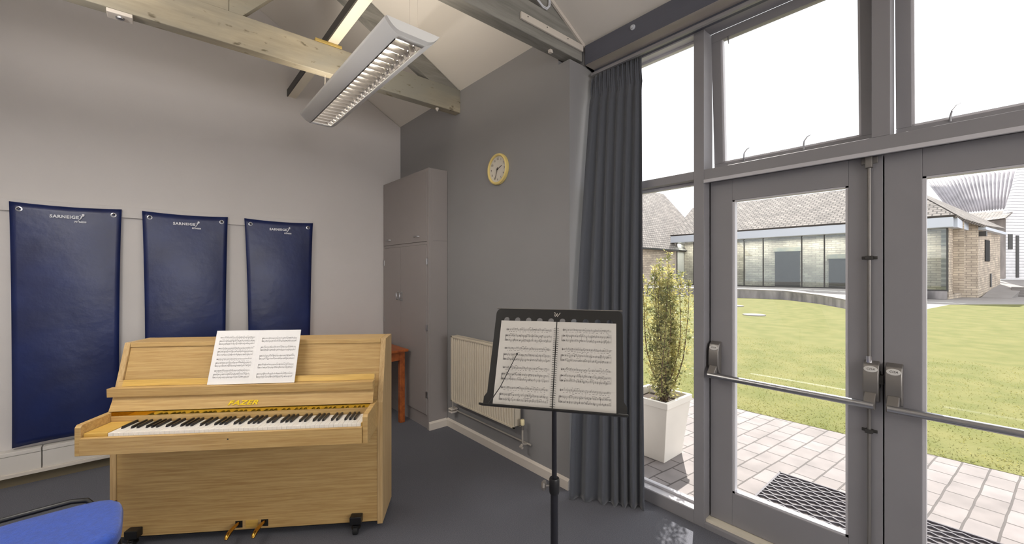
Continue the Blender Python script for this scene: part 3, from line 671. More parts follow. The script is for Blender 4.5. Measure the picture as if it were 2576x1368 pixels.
# fallboard folded up as music rest, with ledge
ang = math.atan2(.148, .069)
fb = P().prism([(2.399, .756), (2.468, .906), (2.480, .903), (2.412, .756)], -1.895, -.532, 'x', Q).build('fallboard', M['oak'], pi_, bevel=.001)
P().prism([(2.415, .828), (2.413, .874), (2.4525, .874), (2.430, .828)], -1.915, -.535, 'x', Q).build('music_ledge', M['oak'], fb, bevel=.0015)
P().prism([(2.452, .876), (2.4665, .906), (2.4672, .9066), (2.4528, .8755)], -1.87, -.536, 'x', Q).build('rest_inlay', M['oaky'], fb)
Mt = Q @ frame((-1.228, 2.4072, .779), (1, 0, 0), (0, .42, .908))
text('name_letters', 'FAZER', .033, Mt, M['gold'], fb, ext=.001, shear=.3, offset=.0012, sx=1.5)
# pedals, plate and castors
P().box(-1.243, -1.176, 2.462, 2.4665, .055, .098, Q).build('pedal_plate', M['oaky'], pi_, bevel=.003)
for uc in (-1.278, -1.141):
    P().box(uc - .019, uc + .019, 2.4652, 2.4662, .058, .096, Q).build('pedal_slot', M['dark'], pi_)
    P().tube([(uc, 2.47, .084), (uc - .004, 2.43, .086), (uc - .007, 2.39, .082), (uc - .008, 2.362, .072), (uc - .008, 2.352, .062)], [.008, .009, .011, .012, .008], 12, Q @ Matrix.Identity(4)).build('pedal', M['brass'], pi_, smooth=True)
for uc in (-1.805, -.633):
    for wc in (2.44, 2.69):
        b_ = P().box(uc - .032, uc + .032, wc - .02, wc + .026, .055, .10, Q).build('castor_bracket', M['black'], pi_, bevel=.004)
        P().lathe([(.016, .05), (.022, .046), (.016, .04), (.026, .035), (.026, .03)], (uc, wc, 0), 16, Q).build('castor_swivel', M['black'], b_, smooth=True)
        P().lathe([(.018, -.014), (.021, -.011), (.021, .011), (.018, .014)], (0, 0, 0), 18, Q @ Matrix.Translation((uc, wc - .012, .0212)) @ Matrix.Rotation(PI / 2, 4, 'Y')).build('castor_wheel', M['rubber'], b_, smooth=True)

# ------------------------------------------------------------------ printed music
def notes(groups, W_, H_, x0, x1, seed):
    """groups: list of systems; each system = list of staff top positions (fractions of the page height from the top)"""
    rnd = random.Random(seed); b = MB()
    def q(xa, ya, xb, yb):
        n_ = max(1, int((xb - xa) / .008))
        for i_ in range(n_):
            xc, xd = xa + (xb - xa) * i_ / n_, xa + (xb - xa) * (i_ + 1) / n_
            b.add([(xc, ya, .0), (xd, ya, .0), (xd, yb, .0), (xc, yb, .0)], [(0, 1, 2, 3)])
    def q0(xa, ya, xb, yb): b.add([(xa, ya, .0), (xb, ya, .0), (xb, yb, .0), (xa, yb, .0)], [(0, 1, 2, 3)])
    sp = .0014
    for sysm in groups:
        ys = [H_ * (1 - s_) for s_ in sysm]
        bars = [x0 + (x1 - x0) * k / 5 for k in range(6)]
        for j, yt in enumerate(ys):
            for k in range(5): q(x0, yt - k * sp - .00013, x1, yt - k * sp + .00013)
            b.lathe([(.0016, 0), (.0016, .0001)], (x0 + .004, yt - 2.4 * sp, 0), 8); q(x0 + .0035, yt - 5 * sp, x0 + .0045, yt + 1 * sp)
            q(x0 + .008, yt - 3.6 * sp, x0 + .010, yt - .5 * sp)
            x = x0 + .016
            while x < x1 - .004:
                st = rnd.choice((.004, .005, .0065, .009)); yy = yt - sp * rnd.uniform(-.5, 4.5)
                for r_ in range(rnd.choice((1, 1, 2, 3)) if j else 1):
                    b.add([(x + .0009 * math.cos(t_ * PI / 3), yy - r_ * sp * 1.5 + .00065 * math.sin(t_ * PI / 3), 0) for t_ in range(6)], [(0, 1, 2, 3, 4, 5)])
                up = rnd.random() > .5
                if up: q(x + .0008, yy, x + .0012, yy + .0055)
                else: q(x - .0012, yy - .0055, x - .0008, yy)
                if rnd.random() < .3: q(x, yy + .005, x + st, yy + .0058)
                x += st
            if len(ys) == 3 and j == 0:
                x = x0 + .012
                while x < x1 - .01:
                    wd = rnd.uniform(.003, .008); q(x, yt - 8.2 * sp, x + wd, yt - 7.6 * sp); x += wd + rnd.uniform(.002, .009)
        if len(ys) > 1:
            a_ = ys[0] if len(ys) == 2 else ys[1]
            for xb in bars: q(xb - .0002, ys[-1] - 4 * sp, xb + .0002, a_)
            q(x0 - .0012, ys[-1] - 4 * sp, x0 - .0004, a_)
    return b
def book(g, Mx, W_, H_, thick, layout, paper, x_in, open_ang=.0):
    for sd in (-1, 1):
        R_ = Mx @ Matrix.Rotation(-sd * open_ang, 4, 'Y')
        pts = []
        def surf(u, v):
            x = u * W_; lift = .0035 * math.sin(PI * min(1, u * 1.6)) * (1 if u < .625 else 1)
            return (sd * x, v * H_, thick + lift * .8)
        b = MB(); b.grid(surf, 14, 2, R_); b.grid(lambda u, v: (sd * u * W_, v * H_, 0), 14, 2, R_)
        n1 = 15 * 3
        for i in range(14):
            for r_ in (0, 2): b.f.append((r_ * 15 + i, r_ * 15 + i + 1, n1 + r_ * 15 + i + 1, n1 + r_ * 15 + i))
        for c_ in (0, 14):
            for r_ in (0, 1): b.f.append((r_ * 15 + c_, (r_ + 1) * 15 + c_, n1 + (r_ + 1) * 15 + c_, n1 + r_ * 15 + c_))
        pg = b.build('page', paper, g, smooth=False)
        nb = notes(layout[0 if sd < 0 else 1], W_, H_, x_in, W_ - .017, 11 if sd < 0 else 23)
        vs = []
        for (x, y, z) in nb.v:
            xx = x if sd > 0 else -(W_ - x)
            uu = abs(xx) / W_; lift = .0035 * math.sin(PI * min(1, uu * 1.6))
            vs.append(tuple(R_ @ Vector((xx, y, thick + lift * .8 + .0005))))
        nb.v = vs; nb.build('printed_notes', M['ink'], pg, fix=False)
sm = empty('sheet_music', (0, 0, 0), label='open white music book leaning on the piano above the keyboard', cat='sheet music')
pb = Vector((UX * -1.198 + WXX * 2.437, UY * -1.198 + WYY * 2.437, .8755))
sm.location = pb
tilt_b = .095; upv = Vector((WXX * tilt_b, WYY * tilt_b, .285))
Mb = frame((0, 0, 0), (UX, UY, 0), upv)
la = [[(.125,), (.19, .245), (.33,), (.40, .455), (.53,), (.60, .655), (.745,), (.81, .865)]]
lay_p = [[[.125, .19, .245], [.33, .39, .45], [.53, .60, .655], [.745, .81, .865]], [[.15, .205], [.32, .375], [.485, .54], [.65, .705], [.82, .875]]]
book(sm, Mb, .229, .300, .004, lay_p, M['paper'], .024)

# ------------------------------------------------------------------ music stand
A_ = math.radians(90 - (130.6 + 14)); 
bc = wp(.137, 1.40)
ms = empty('music_stand', (bc.x, bc.y, 0), A_, label='black music stand with a wide desk holding an open score', cat='music stand')
tl = math.atan2(.14, .333); DM = Matrix.Translation((0, 0, 1.026)) @ Matrix.Rotation(PI / 2 - tl, 4, 'X')   # x right, y up the desk, z towards reader
cv = bpy.data.curves.new('desk', 'CURVE'); cv.dimensions = '2D'; cv.fill_mode = 'BOTH'; cv.extrude = .0012; cv.resolution_u = 6
def poly(pts):
    s_ = cv.splines.new('POLY'); s_.points.add(len(pts) - 1)
    for i, p in enumerate(pts): s_.points[i].co = (p[0], p[1], 0, 1)
    s_.use_cyclic_u = True
hw = .2475; Hh = .361; rr = .022
out = [(-hw, 0), (hw, 0), (hw, .030), (hw - .010, .045), (hw - .012, Hh - rr)]
out += [(hw - .012 - rr + rr * math.cos(a), Hh - rr + rr * math.sin(a)) for a in [k * PI / 12 for k in range(1, 7)]]
out += [(-hw + .012 + rr + rr * math.cos(a), Hh - rr + rr * math.sin(a)) for a in [PI / 2 + k * PI / 12 for k in range(0, 7)]]
out += [(-hw + .010, .045), (-hw, .030)]
poly(out)
for k in range(10):
    cx_ = -.200 + k * .0425 + .008; poly([(cx_ + .0105 * math.cos(t_ * PI / 10), .3165 + .0105 * math.sin(t_ * PI / 10)) for t_ in range(20)])
dk = curve_mesh('desk', cv, M['deskblack'], ms); dk.data.transform(DM)
MB().box(-hw - .002, hw + .002, -.0025, .0, -.001, .048, DM).box(-hw - .002, hw + .002, -.0025, .004, .046, .048, DM).build('ledge', M['deskblack'], ms, bevel=.0006)
MB().box(-hw + .012, hw - .012, Hh - .001, Hh + .0015, -.004, .002, DM).build('top_edge', M['satin'], dk)
MB().tube([(-.012, .3475, .0018), (-.0085, .349, .0018), (-.0075, .345, .0018), (-.0095, .336, .0018), (-.0075, .333, .0018), (-.001, .343, .0018), (.0, .346, .0018), (-.001, .336, .0018), (.001, .333, .0018), (.009, .345, .0018), (.0115, .3475, .0018), (.009, .348, .0018)], .0009, 6, DM).build('desk_logo', M['skirt'], dk)
yo = .055
MB().tube([(0, yo, .74), (0, yo, 1.13)], .009, 16).build('inner_tube', M['tube'], ms, smooth=True)
MB().tube([(0, yo, .12), (0, yo, .745)], .0135, 18).build('outer_tube', M['tube'], ms, smooth=True)
cl = MB().lathe([(.0165, .715), (.0185, .722), (.0185, .765), (.0165, .77)], (0, yo, 0), 18).build('clamp_collar', M['black'], ms, smooth=True)
MB().tube([(-.018, yo - .004, .742), (-.032, yo - .008, .742)], .0045, 10).lathe([(.008, 0), (.0175, .003), (.019, .010), (.013, .016)], (0, 0, 0), 8, Matrix.Translation((-.028, yo - .006, .742)) @ Matrix.Rotation(-PI / 2, 4, 'Y')).build('knob', M['satin'], cl, smooth=True)
MB().box(-.03, .03, .06, .17, -.022, -.0013, DM).build('desk_bracket', M['black'], ms, bevel=.002)
for k in range(3):
    a_ = PI / 2 + k * 2 * PI / 3
    lg_ = MB().tube([(0, yo, .17), (.10 * math.cos(a_), yo + .10 * math.sin(a_), .12), (.27 * math.cos(a_), yo + .27 * math.sin(a_), .015)], .008, 10).build('leg', M['tube'], ms, smooth=True)
    MB().lathe([(.014, 0), (.014, .02), (.009, .026)], (.27 * math.cos(a_), yo + .27 * math.sin(a_), 0), 12).build('rubber_foot', M['rubber'], lg_)
# retaining arm
MB().tube([(-.213, .0, .044), (-.213, .004, .046), (-.186, .065, .018), (-.137, .185, .0135)], [.0022, .0022, .0016, .0014], 8, DM).lathe([(.001, -.003), (.0035, 0), (.001, .003)], (-.137, .185, .0135), 10, DM).build('page_retainer', M['black'], ms, smooth=True)
sb = empty('music_score', (bc.x, bc.y, 1.026), A_, label='open spiral bound cream score resting on the black music stand', cat='sheet music')
DB = Matrix.Rotation(PI / 2 - tl, 4, 'X') @ Matrix.Translation((.001, .0005, .0022))
four = [[.10 + k * .2275 + d_ for d_ in (0, .075, .130)] for k in range(4)]
four2 = [[.085 + k * .2275 + d_ for d_ in (0, .070, .125)] for k in range(4)]
book(sb, DB, .212, .311, .004, [four, four2], M['paper2'], .022)
sp_ = MB()
for k in range(38):
    yy = .012 + k * .0074
    sp_.tube([(.0085 * math.cos(t_), yy, .006 + .005 * math.sin(t_)) for t_ in [PI * j / 6 for j in range(7)]], .0008, 5, DB)
sp_.build('spiral_binding', M['black'], sb)
MB().box(-.0015, .0015, .0, .311, .001, .0048, DB).build('spine_gap', M['dark'], sb)

# ------------------------------------------------------------------ blue chair in the near corner
ca = wp(-1.861, 1.616)
e1 = math.atan2(.742 * RY + .67 * VY, .742 * RX + .67 * VX)
ch = empty('chair', (ca.x, ca.y, 0), e1, label='chair with bright blue upholstered seat in front of the piano', cat='chair')
ch.rotation_euler = (0, 0, e1)
def rr_(u, v):      # rounded square cushion
    return None
cs = MB(); ns = 40; hs = .235; rc = .085
def ring(r_, z_): 
    o = []
    for k in range(ns):
        a_ = 2 * PI * k / ns; c_, s_ = math.cos(a_), math.sin(a_)
        n_ = 4.2; rad = (abs(c_) ** n_ + abs(s_) ** n_) ** (-1 / n_)
        o.append((c_ * rad * hs * r_, s_ * rad * hs * r_, z_))
    return o
rings = [(.96, .395), (1.0, .405), (1.005, .425), (.99, .442), (.95, .452), (.85, .457), (.6, .459), (.3, .459), (.05, .458)]
vs = []; fs = []
for r_, z_ in rings: vs += ring(r_, z_)
for i in range(len(rings) - 1):
    for k in range(ns): fs.append((i * ns + k, i * ns + (k + 1) % ns, (i + 1) * ns + (k + 1) % ns, (i + 1) * ns + k))
fs += [tuple(range(ns))[::-1], tuple(range((len(rings) - 1) * ns, len(rings) * ns))]
cs.add(vs, fs).build('seat', M['seat'], ch, smooth=True)
bk = MB().grid(lambda u, v: (-.245 - .03 * v + .02 * (1 - (2 * u - 1) ** 2) * -1, (u - .5) * .42, .60 + v * .26), 12, 8).build('backrest', M['seat'], ch, smooth=True, solid=.03)
for sy in (-1, 1): MB().tube([(-.22, sy * .235, .42), (-.215, sy * .258, .445), (-.17, sy * .262, .458), (.06, sy * .262, .462), (.11, sy * .256, .452), (.13, sy * .24, .43)], .011, 12).build('side_rail', M['black'], ch, smooth=True)
for sx in (-1, 1):
    for sy in (-1, 1):
        MB().tube([(sx * .2, sy * .235, .42), (sx * .23, sy * .245, .0)], .011, 10).build('leg', M['black'], ch, smooth=True)
    MB().tube([(-.20, sx * .235, .42), (-.255, sx * .20, .60), (-.275, sx * .19, .86)], .011, 10).build('back_upright', M['black'], ch, smooth=True)

# ================================================================== outside
GZ = -.03
struct(MB().box(2.56, 60, -45, 45, -.3, GZ - .012).build('ground', M['paving']))
struct(MB().box(-12, 2.56, -45, 45, -.3, -.121).build('ground_behind', M['paving']))
tag(MB().box(2.56, 4.9, -6, 9, GZ - .011, GZ).build('patio', M['patio']), None, None, None, 'structure')
def gp(x, t): return px(x, t, 0)
lawn_far = [gp(1560, 26), gp(1700, 25.6), gp(1849, 24.3), gp(1968, 22.7), gp(2060, 19.6), gp(2131, 16.8), gp(2230, 16.3), gp(2324, 16.6), gp(2388, 19.1), gp(2480, 19.3), gp(2700, 19.3)]
lp = [(4.9, -9), (4.9, 14)] + [(p.x, p.y) for p in lawn_far]
lm = MB().prism(lp, GZ - .010, GZ + .003, 'z')
tag(lm.build('lawn', M['lawn']), None, None, None, 'structure')
gt = MB(); rg_ = random.Random(3)   # short grass blades over the near part of the lawn
for k in range(16000):
    x = 4.92 + 5.5 * rg_.random() ** 1.6; y = rg_.uniform(-2.2, 5.2); h_ = rg_.uniform(.010, .022); a_ = rg_.uniform(0, 2 * PI); w_ = .005
    z = GZ + .002; ca_, sa_ = math.cos(a_) * w_, math.sin(a_) * w_; lx, ly = rg_.uniform(-.02, .02), rg_.uniform(-.02, .02)
    gt.add([(x - ca_, y - sa_, z), (x + ca_, y + sa_, z), (x + lx, y + ly, z + h_)], [(0, 1, 2)])
tag(gt.build('grass_blades', M['blades'], fix=False), 'short yellowish green grass growing on the lawn beyond the patio', 'grass', None, 'stuff')
# door mat with lattice
dm = empty('door_mat', (3.21, .47, GZ), label='dark lattice rubber mat lying on the patio outside the doors', cat='door mat')
lt = MB(); x0_, x1_, y0_, y1_ = -.36, .36, -.57, .57
lt.box(x0_, x1_, y0_, y0_ + .012, 0, .014).box(x0_, x1_, y1_ - .012, y1_, 0, .014).box(x0_, x0_ + .012, y0_, y1_, 0, .014).box(x1_ - .012, x1_, y0_, y1_, 0, .014)
nx = 17
for i in range(1, nx):      # zigzag ribs along y
    xx = x0_ + (x1_ - x0_) * i / nx; st = 28
    for j in range(st):
        ya = y0_ + (y1_ - y0_) * j / st; yb_ = y0_ + (y1_ - y0_) * (j + 1) / st; o1 = .011 if j % 2 else -.011; sgn = -1 if i % 2 else 1
        xa = xx + o1 * sgn; xb_ = xx - o1 * sgn
        lt.add([(xa - .0062, ya, 0), (xa + .0062, ya, 0), (xb_ + .0062, yb_, 0), (xb_ - .0062, yb_, 0), (xa - .0062, ya, .013), (xa + .0062, ya, .013), (xb_ + .0062, yb_, .013), (xb_ - .0062, yb_, .013)],
               [(4, 5, 6, 7), (0, 1, 5, 4), (1, 2, 6, 5), (2, 3, 7, 6), (3, 0, 4, 7)])
lt.build('lattice', M['grate'], dm, fix=False)
# planter with shrub
pn = empty('planter', (3.2, 1.84, GZ), label='tall white tapered planter on the patio outside the sidelight window', cat='planter')
pb_ = MB(); b0, b1, Hp = .145, .20, .50
def sq(h_, z_): return [(-h_, -h_, z_), (h_, -h_, z_), (h_, h_, z_), (-h_, h_, z_)]
pv = sq(b0, 0) + sq(b1 - .004, Hp - .05) + sq(b1 + .006, Hp - .05) + sq(b1 + .006, Hp) + sq(b1 - .022, Hp) + sq(b1 - .026, Hp - .06)
pf = [(0, 3, 2, 1)] + [(a * 4 + k, a * 4 + (k + 1) % 4, (a + 1) * 4 + (k + 1) % 4, (a + 1) * 4 + k) for a in range(5) for k in range(4)]
pb_.add(pv, pf).build('pot', M['planter'], pn, bevel=.003)
MB().box(-b1 + .027, b1 - .027, -b1 + .027, b1 - .027, Hp - .075, Hp - .06).build('soil', M['soil'], pn)
sh = empty('evergreen_shrub', (3.24, 1.80, GZ + Hp - .06), label='slender yellow green shrub growing out of the white planter', cat='shrub')
st = MB(); lf = MB(); rs = random.Random(5)
for k in range(19):
    a_ = rs.uniform(0, 2 * PI); top = rs.uniform(.6, 1.22) if k else 1.26; sp0 = rs.uniform(.02, .22) * (1.25 - top * .75) / .6 if k else .03
    pts_ = []
    for j in range(9):
        t_ = j / 8; rad = .02 + sp0 * math.sin(PI * min(1, t_ * 1.1) * .62) + .012 * math.sin(9 * t_ + k)
        pts_.append((rad * math.cos(a_ + .4 * t_), rad * math.sin(a_ + .4 * t_), top * t_))
    st.tube(pts_, [.006 * (1 - .75 * j / 8) for j in range(9)], 6)
    for q_ in range(int(360 * top) + 60):
        t_ = rs.uniform(.06, 1); i0 = min(7, int(t_ * 8)); p0 = Vector(pts_[i0]); p1 = Vector(pts_[i0 + 1]); c_ = p0.lerp(p1, t_ * 8 - i0)
        spread = .095 * (1.08 - t_ * .78)
        d_ = Vector((rs.gauss(0, 1), rs.gauss(0, 1), rs.gauss(.4, .8))).normalized(); c_ = c_ + d_ * rs.uniform(0, spread)
        l_ = rs.uniform(.018, .034); w_ = l_ * .3
        sd_ = d_.cross(Vector((rs.gauss(0, 1), rs.gauss(0, 1), rs.gauss(0, 1)))).normalized(); nn = d_.cross(sd_) * .2
        lf.add([tuple(c_), tuple(c_ + d_ * l_ * .5 + sd_ * w_ + nn * w_), tuple(c_ + d_ * l_), tuple(c_ + d_ * l_ * .5 - sd_ * w_ + nn * w_)], [(0, 1, 2, 3)])
st.build('stems', M['stem'], sh); lf.build('foliage', M['leaf'], sh, fix=False)

# stepping slabs on the lawn
for x_, t_, rx_, lb_ in ((1897, 1.53 * 1030 / 109, .36, 'pale stone slab set in the lawn, the longer and nearer one'), (1846, 1.53 * 1030 / 86, .4, 'pale stone slab set in the lawn, the farther one at the door glass edge')):
    p = gp(x_, t_)
    o = MB().lathe([(rx_, 0), (rx_, .03), (rx_ - .03, .036)], (0, 0, 0), 14).build('stepping_stone', M['paving']); o.location = (p.x, p.y, GZ + .002); tag(o, lb_, 'stepping stone', 'stone slabs in the lawn')

def uvquad(b, pts, o_u=None):
    """planar quad/polygon with metric uv: u along first edge, v up the second"""
    n = len(b.v); P_ = [Vector(p) for p in pts]; b.v += [tuple(p) for p in P_]; b.f.append(tuple(range(n, n + len(pts))))
    ux = (P_[1] - P_[0]).normalized(); nn = ux.cross(P_[2] - P_[0]).normalized(); uy = nn.cross(ux)
    b.uv[len(b.f) - 1] = [((p - P_[0]).dot(ux), (p - P_[0]).dot(uy)) for p in P_]
def uvbuild(b, name, m, parent, solid=.3):
    me = bpy.data.meshes.new(name); me.from_pydata(b.v, [], b.f); me.update(); me.materials.append(m)
    uvl = me.uv_layers.new(name='UVMap')
    for i, p in enumerate(me.polygons):
        if i in b.uv:
            for k, li in enumerate(p.loop_indices): uvl.data[li].uv = b.uv[i][k]
    o = bpy.data.objects.new(name, me); COL.objects.link(o); o.parent = parent
    if solid:
        q = o.modifiers.new('s', 'SOLIDIFY'); q.thickness = solid; q.offset = -1
    return o
def xy(X, p_):   # Y at plane X for an image column
    q = (p_ - 1288) / FPX; return X * (VY + q * RY) / (VX + q * RX)
# terrace with curved retaining wall
tw = empty('retaining_wall', (26, 7.5, 0), label='low curved dark stained retaining wall along the back of the lawn', cat='wall')
base = [(1560, 26.3, .50), (1700, 25.9, .50), (1849, 24.5, .49), (1968, 22.9, .46), (2060, 19.8, .40), (2131, 17.0, .34), (2200, 16.4, .20), (2260, 16.3, .02)]
wb = MB(); cap = MB()
for (xa, ta, za), (xb_, tb_, zb2) in zip(base[:-1], base[1:]):
    n_ = 4
    for k in range(n_):
        f0, f1_ = k / n_, (k + 1) / n_
        A0 = gp(lerp(xa, xb_, f0), lerp(ta, tb_, f0)); A1 = gp(lerp(xa, xb_, f1_), lerp(ta, tb_, f1_)); B0 = gp(lerp(xa, xb_, f0), lerp(ta, tb_, f0) + .4); B1 = gp(lerp(xa, xb_, f1_), lerp(ta, tb_, f1_) + .4)
        z0_, z1_ = lerp(za, zb2, f0), lerp(za, zb2, f1_)
        wb.add([(A0.x, A0.y, -.1), (A1.x, A1.y, -.1), (B1.x, B1.y, -.1), (B0.x, B0.y, -.1), (A0.x, A0.y, z0_ - .06), (A1.x, A1.y, z1_ - .06), (B1.x, B1.y, z1_ - .06), (B0.x, B0.y, z0_ - .06)],
               [(0, 3, 2, 1), (4, 5, 6, 7), (0, 1, 5, 4), (1, 2, 6, 5), (2, 3, 7, 6), (3, 0, 4, 7)])
        cap.add([(A0.x, A0.y, z0_ - .06), (A1.x, A1.y, z1_ - .06), (B1.x, B1.y, z1_ - .06), (B0.x, B0.y, z0_ - .06), (A0.x, A0.y, z0_), (A1.x, A1.y, z1_), (B1.x, B1.y, z1_), (B0.x, B0.y, z0_)],
                [(0, 3, 2, 1), (4, 5, 6, 7), (0, 1, 5, 4), (1, 2, 6, 5), (2, 3, 7, 6), (3, 0, 4, 7)])
TW = Matrix.Translation((-26, -7.5, 0))
for b__ in (wb, cap): b__.v = [tuple(TW @ Vector(p)) for p in b__.v]
wb.build('wall_face', M['retwall'], tw); cap.build('coping', M['paving'], tw)
tpv = MB(); tps = [(gp(x, t + .4), z) for x, t, z in base]; tpf = [(gp(1560, 46), .42), (gp(1849, 33.5), .42), (gp(2128, 27.4), .42), (gp(2330, 23.8), .40), (gp(2300, 17.5), .0)]
ring_ = [(p.x, p.y, z - .02) for p, z in tps] + [(p.x, p.y, z) for p, z in tpf[::-1]]
cxm = gp(1990, 26.0)
nn_ = len(ring_); tpv.add(ring_ + [(cxm.x, cxm.y, .42)], [(i, (i + 1) % nn_, nn_) for i in range(nn_)])
struct(tpv.build('terrace', M['paving']))

# glazed barn, its rooms brightened by added fill lights
XA = 33.4; YA0, YA1 = 1.55, xy(XA, 1703)
ba = empty('glazed_barn', (XA, (YA0 + YA1) / 2, 0), label='long low building with stone tiled roof, zinc fascia and glass front across the lawn', cat='building')
TB = Matrix.Translation((-XA, -(YA0 + YA1) / 2, 0))
MB().box(XA - .55, XA + .3, YA0 - .25, YA1 + .3, 3.97, 4.52, TB).build('fascia', M['fascia'], ba, bevel=.02)
MB().box(XA - .1, XA + .35, YA0, YA1, -.03, .42, TB).build('brick_plinth', M['retwall'], ba)
ib = MB(); uvquad(ib, [TB @ Vector((XA + 1.3, YA1, .3)), TB @ Vector((XA + 1.3, YA0 - .6, .3)), TB @ Vector((XA + 1.3, YA0 - .6, 4.6)), TB @ Vector((XA + 1.3, YA1, 4.6))])
uvbuild(ib, 'stone_wall', M['stone'], ba)
MB().box(XA, XA + 1.3, YA0, YA1, .40, .42, TB).build('floor_slab', M['paving'], ba)
MB().box(XA - .05, XA + 1.6, YA1 + .04, YA1 + .2, -.03, 4.0, TB).build('end_wall', M['skirt'], ba)
edges = [YA1] + [xy(XA, p_) for p_ in (1745, 1790, 1830, 1872, 1920, 2017, 2074, 2132, 2190, 2250, 2318)] + [YA0]
fmr = MB()
for e_ in edges: fmr.box(XA - .03, XA + .03, e_ - .035, e_ + .035, .42, 3.97, TB)
fmr.box(XA - .04, XA + .04, YA0, YA1, .42, .5, TB)
fmr.build('glazing_frame', M['darkgrey'], ba)
for a_, b_ in zip(edges[:-1], edges[1:]):
    MB().box(XA - .01, XA + .01, b_ + .036, a_ - .036, .5, 3.97, TB).build('glass_panel', M['farglass'], ba)
for p0_, p1_, z0_, z1_ in ((1950, 2012, .42, 3.0), (2085, 2128, .42, 2.4), (1770, 1800, .42, 2.4)):
    ya, yb2 = xy(XA + 1.25, p0_), xy(XA + 1.25, p1_)
    dr = MB().box(XA + 1.2, XA + 1.3, yb2, ya, z0_, z1_, TB).build('dark_doorway', M['dark'], ba)
    MB().box(XA + 1.16, XA + 1.3, yb2 - .1, ya + .1, z1_, z1_ + .3, TB).build('timber_lintel', M['beam'], dr)
rt = MB(); XR = XA + 3.5
uvquad(rt, [TB @ Vector(p) for p in ((XA - .5, YA0 - .3, 4.5), (XA - .5, YA1 + .3, 4.5), (XR, YA1 + .3, 7.2), (XR, YA0 + 2.4, 7.2))])
rt2 = pyt(2521, 587, 27); rt0 = pyt(2325, 474, 29)
uvquad(rt, [TB @ Vector(p) for p in ((XA - .5, YA0 - .3, 4.5), (XR, YA0 + 2.4, 7.2), (XR + 6, -.6, 4.3), (37.3, .2, 4.15), (XA + 1, YA0 - .5, 4.4))])
uvbuild(rt, 'roof', M['tiles'], ba, .15)
# stone wing on the right of it
sw = empty('stone_wing', (37.3, .43, 0), label='pale stone building wing with a small dark window right of the glass front', cat='building')
wgm = MB(); c0, c1, c2_, c3_ = Vector((33.6, 1.5, 0)), Vector((36.4, 1.25, 0)), Vector((37.3, .43, 0)), Vector((43.5, -.43, 0))
c1 = px(2418, 24.9, 0); c2_ = px(2461, 24.6, 0); c3_ = px(2516, 28.2, 0)
TS = Matrix.Translation((-37.3, -.43, 0))
def wall(b, a, c, za0, za1, zc0, zc1, T_): uvquad(b, [T_ @ Vector((a.x, a.y, za0)), T_ @ Vector((c.x, c.y, zc0)), T_ @ Vector((c.x, c.y, zc1)), T_ @ Vector((a.x, a.y, za1))])
wall(wgm, c1, c2_, -.05, 4.75, -.05, 4.35, TS); wall(wgm, c2_, c3_, -.05, 4.35, .3, 4.1, TS); wall(wgm, Vector((33.6, 1.5, 0)), c1, -.05, 4.8, -.05, 4.75, TS)
uvbuild(wgm, 'stone_wall', M['stone'], sw, .3)
def onwall(x_, a, c):   # point on segment a-c seen in column x_
    lo, hi = 0., 1.
    for _ in range(30):
        m_ = (lo + hi) / 2; p = a.lerp(c, m_); lat = p.x * RX + p.y * RY; dep = p.x * VX + p.y * VY
        if 1288 + FPX * lat / dep < x_: lo = m_
        else: hi = m_
    return a.lerp(c, lo)
def panel(name, m_, par, T_, a, c, xa, xb2, ya, yb2, out=.04, thick=.05):
    p, q = onwall(xa, a, c), onwall(xb2, a, c); d_ = (c - a).normalized(); nrm = Vector((d_.y, -d_.x, 0))
    if nrm.dot(-p) < 0: nrm = -nrm
    tp_ = p.x * VX + p.y * VY; z0_ = 1.5 - (yb2 - 684) / FPX * tp_; z1_ = 1.5 + (684 - ya) / FPX * tp_
    vs = [p + nrm * out, q + nrm * out, q - nrm * thick, p - nrm * thick]
    return MB().add([tuple(T_ @ Vector((v_.x, v_.y, z_))) for z_ in (z0_, z1_) for v_ in vs], [(0, 3, 2, 1), (4, 5, 6, 7), (0, 1, 5, 4), (1, 2, 6, 5), (2, 3, 7, 6), (3, 0, 4, 7)]).build(name, m_, par)
panel('window', M['dark'], sw, TS, c2_, c3_, 2477, 2488, 603, 657)
panel('downpipe', M['darkgrey'], sw, TS, c2_, c3_, 2490, 2493, 688, 722)
panel('eaves_board', M['fascia'], sw, TS, c2_, c3_, 2461, 2515, 571, 578, .3)
panel('lamp_bracket', M['darkgrey'], sw, TS, c2_, c3_, 2462, 2465, 582, 594, .3)
# corner glass return of the barn
c0_ = Vector((33.42, 1.55, 0)); c1b = px(2412, 24.6, 0)
panel('glass_return', M['farglass'], ba, TB, c0_, c1b, 2384, 2410, 575, 735, .02, .02)
panel('corner_post', M['skirt'], ba, TB, c0_, c1b, 2411, 2418, 575, 735, .02, .1)
panel('fascia_return', M['fascia'], ba, TB, c0_, c1b, 2382, 2420, 548, 573, .4, .3)
# white weatherboard building with corrugated roof
we = empty('weatherboard_building', tuple(px(2540, 31, 0)), label='white weatherboard building with grey corrugated roof at the far right', cat='building')
TE = Matrix.Translation(-px(2540, 31, 0))
wl = MB(); uvquad(wl, [TE @ v_ for v_ in (pyt(2522, 702, 30), pyt(2660, 702, 30.6), pyt(2660, 330, 30.6), pyt(2600, 340, 30.4), pyt(2568, 427, 30.3), pyt(2540, 520, 30.1), pyt(2522, 556, 30))])
uvbuild(wl, 'board_wall', M['board'], we, .25)
eL, eR, rR, rL = pyt(2395, 537, 34.5), pyt(2541, 523, 31), pyt(2567, 426, 34), pyt(2325, 449, 38)
def corr(u_, v_):
    p = eL.lerp(eR, u_).lerp(rL.lerp(rR, u_), v_); return tuple(TE @ (p + Vector((0, 0, .06 * math.sin(2 * PI * 22 * u_)))))
MB().grid(corr, 26 * 8, 3).build('corrugated_roof', M['corr'], we, smooth=True, solid=.03)
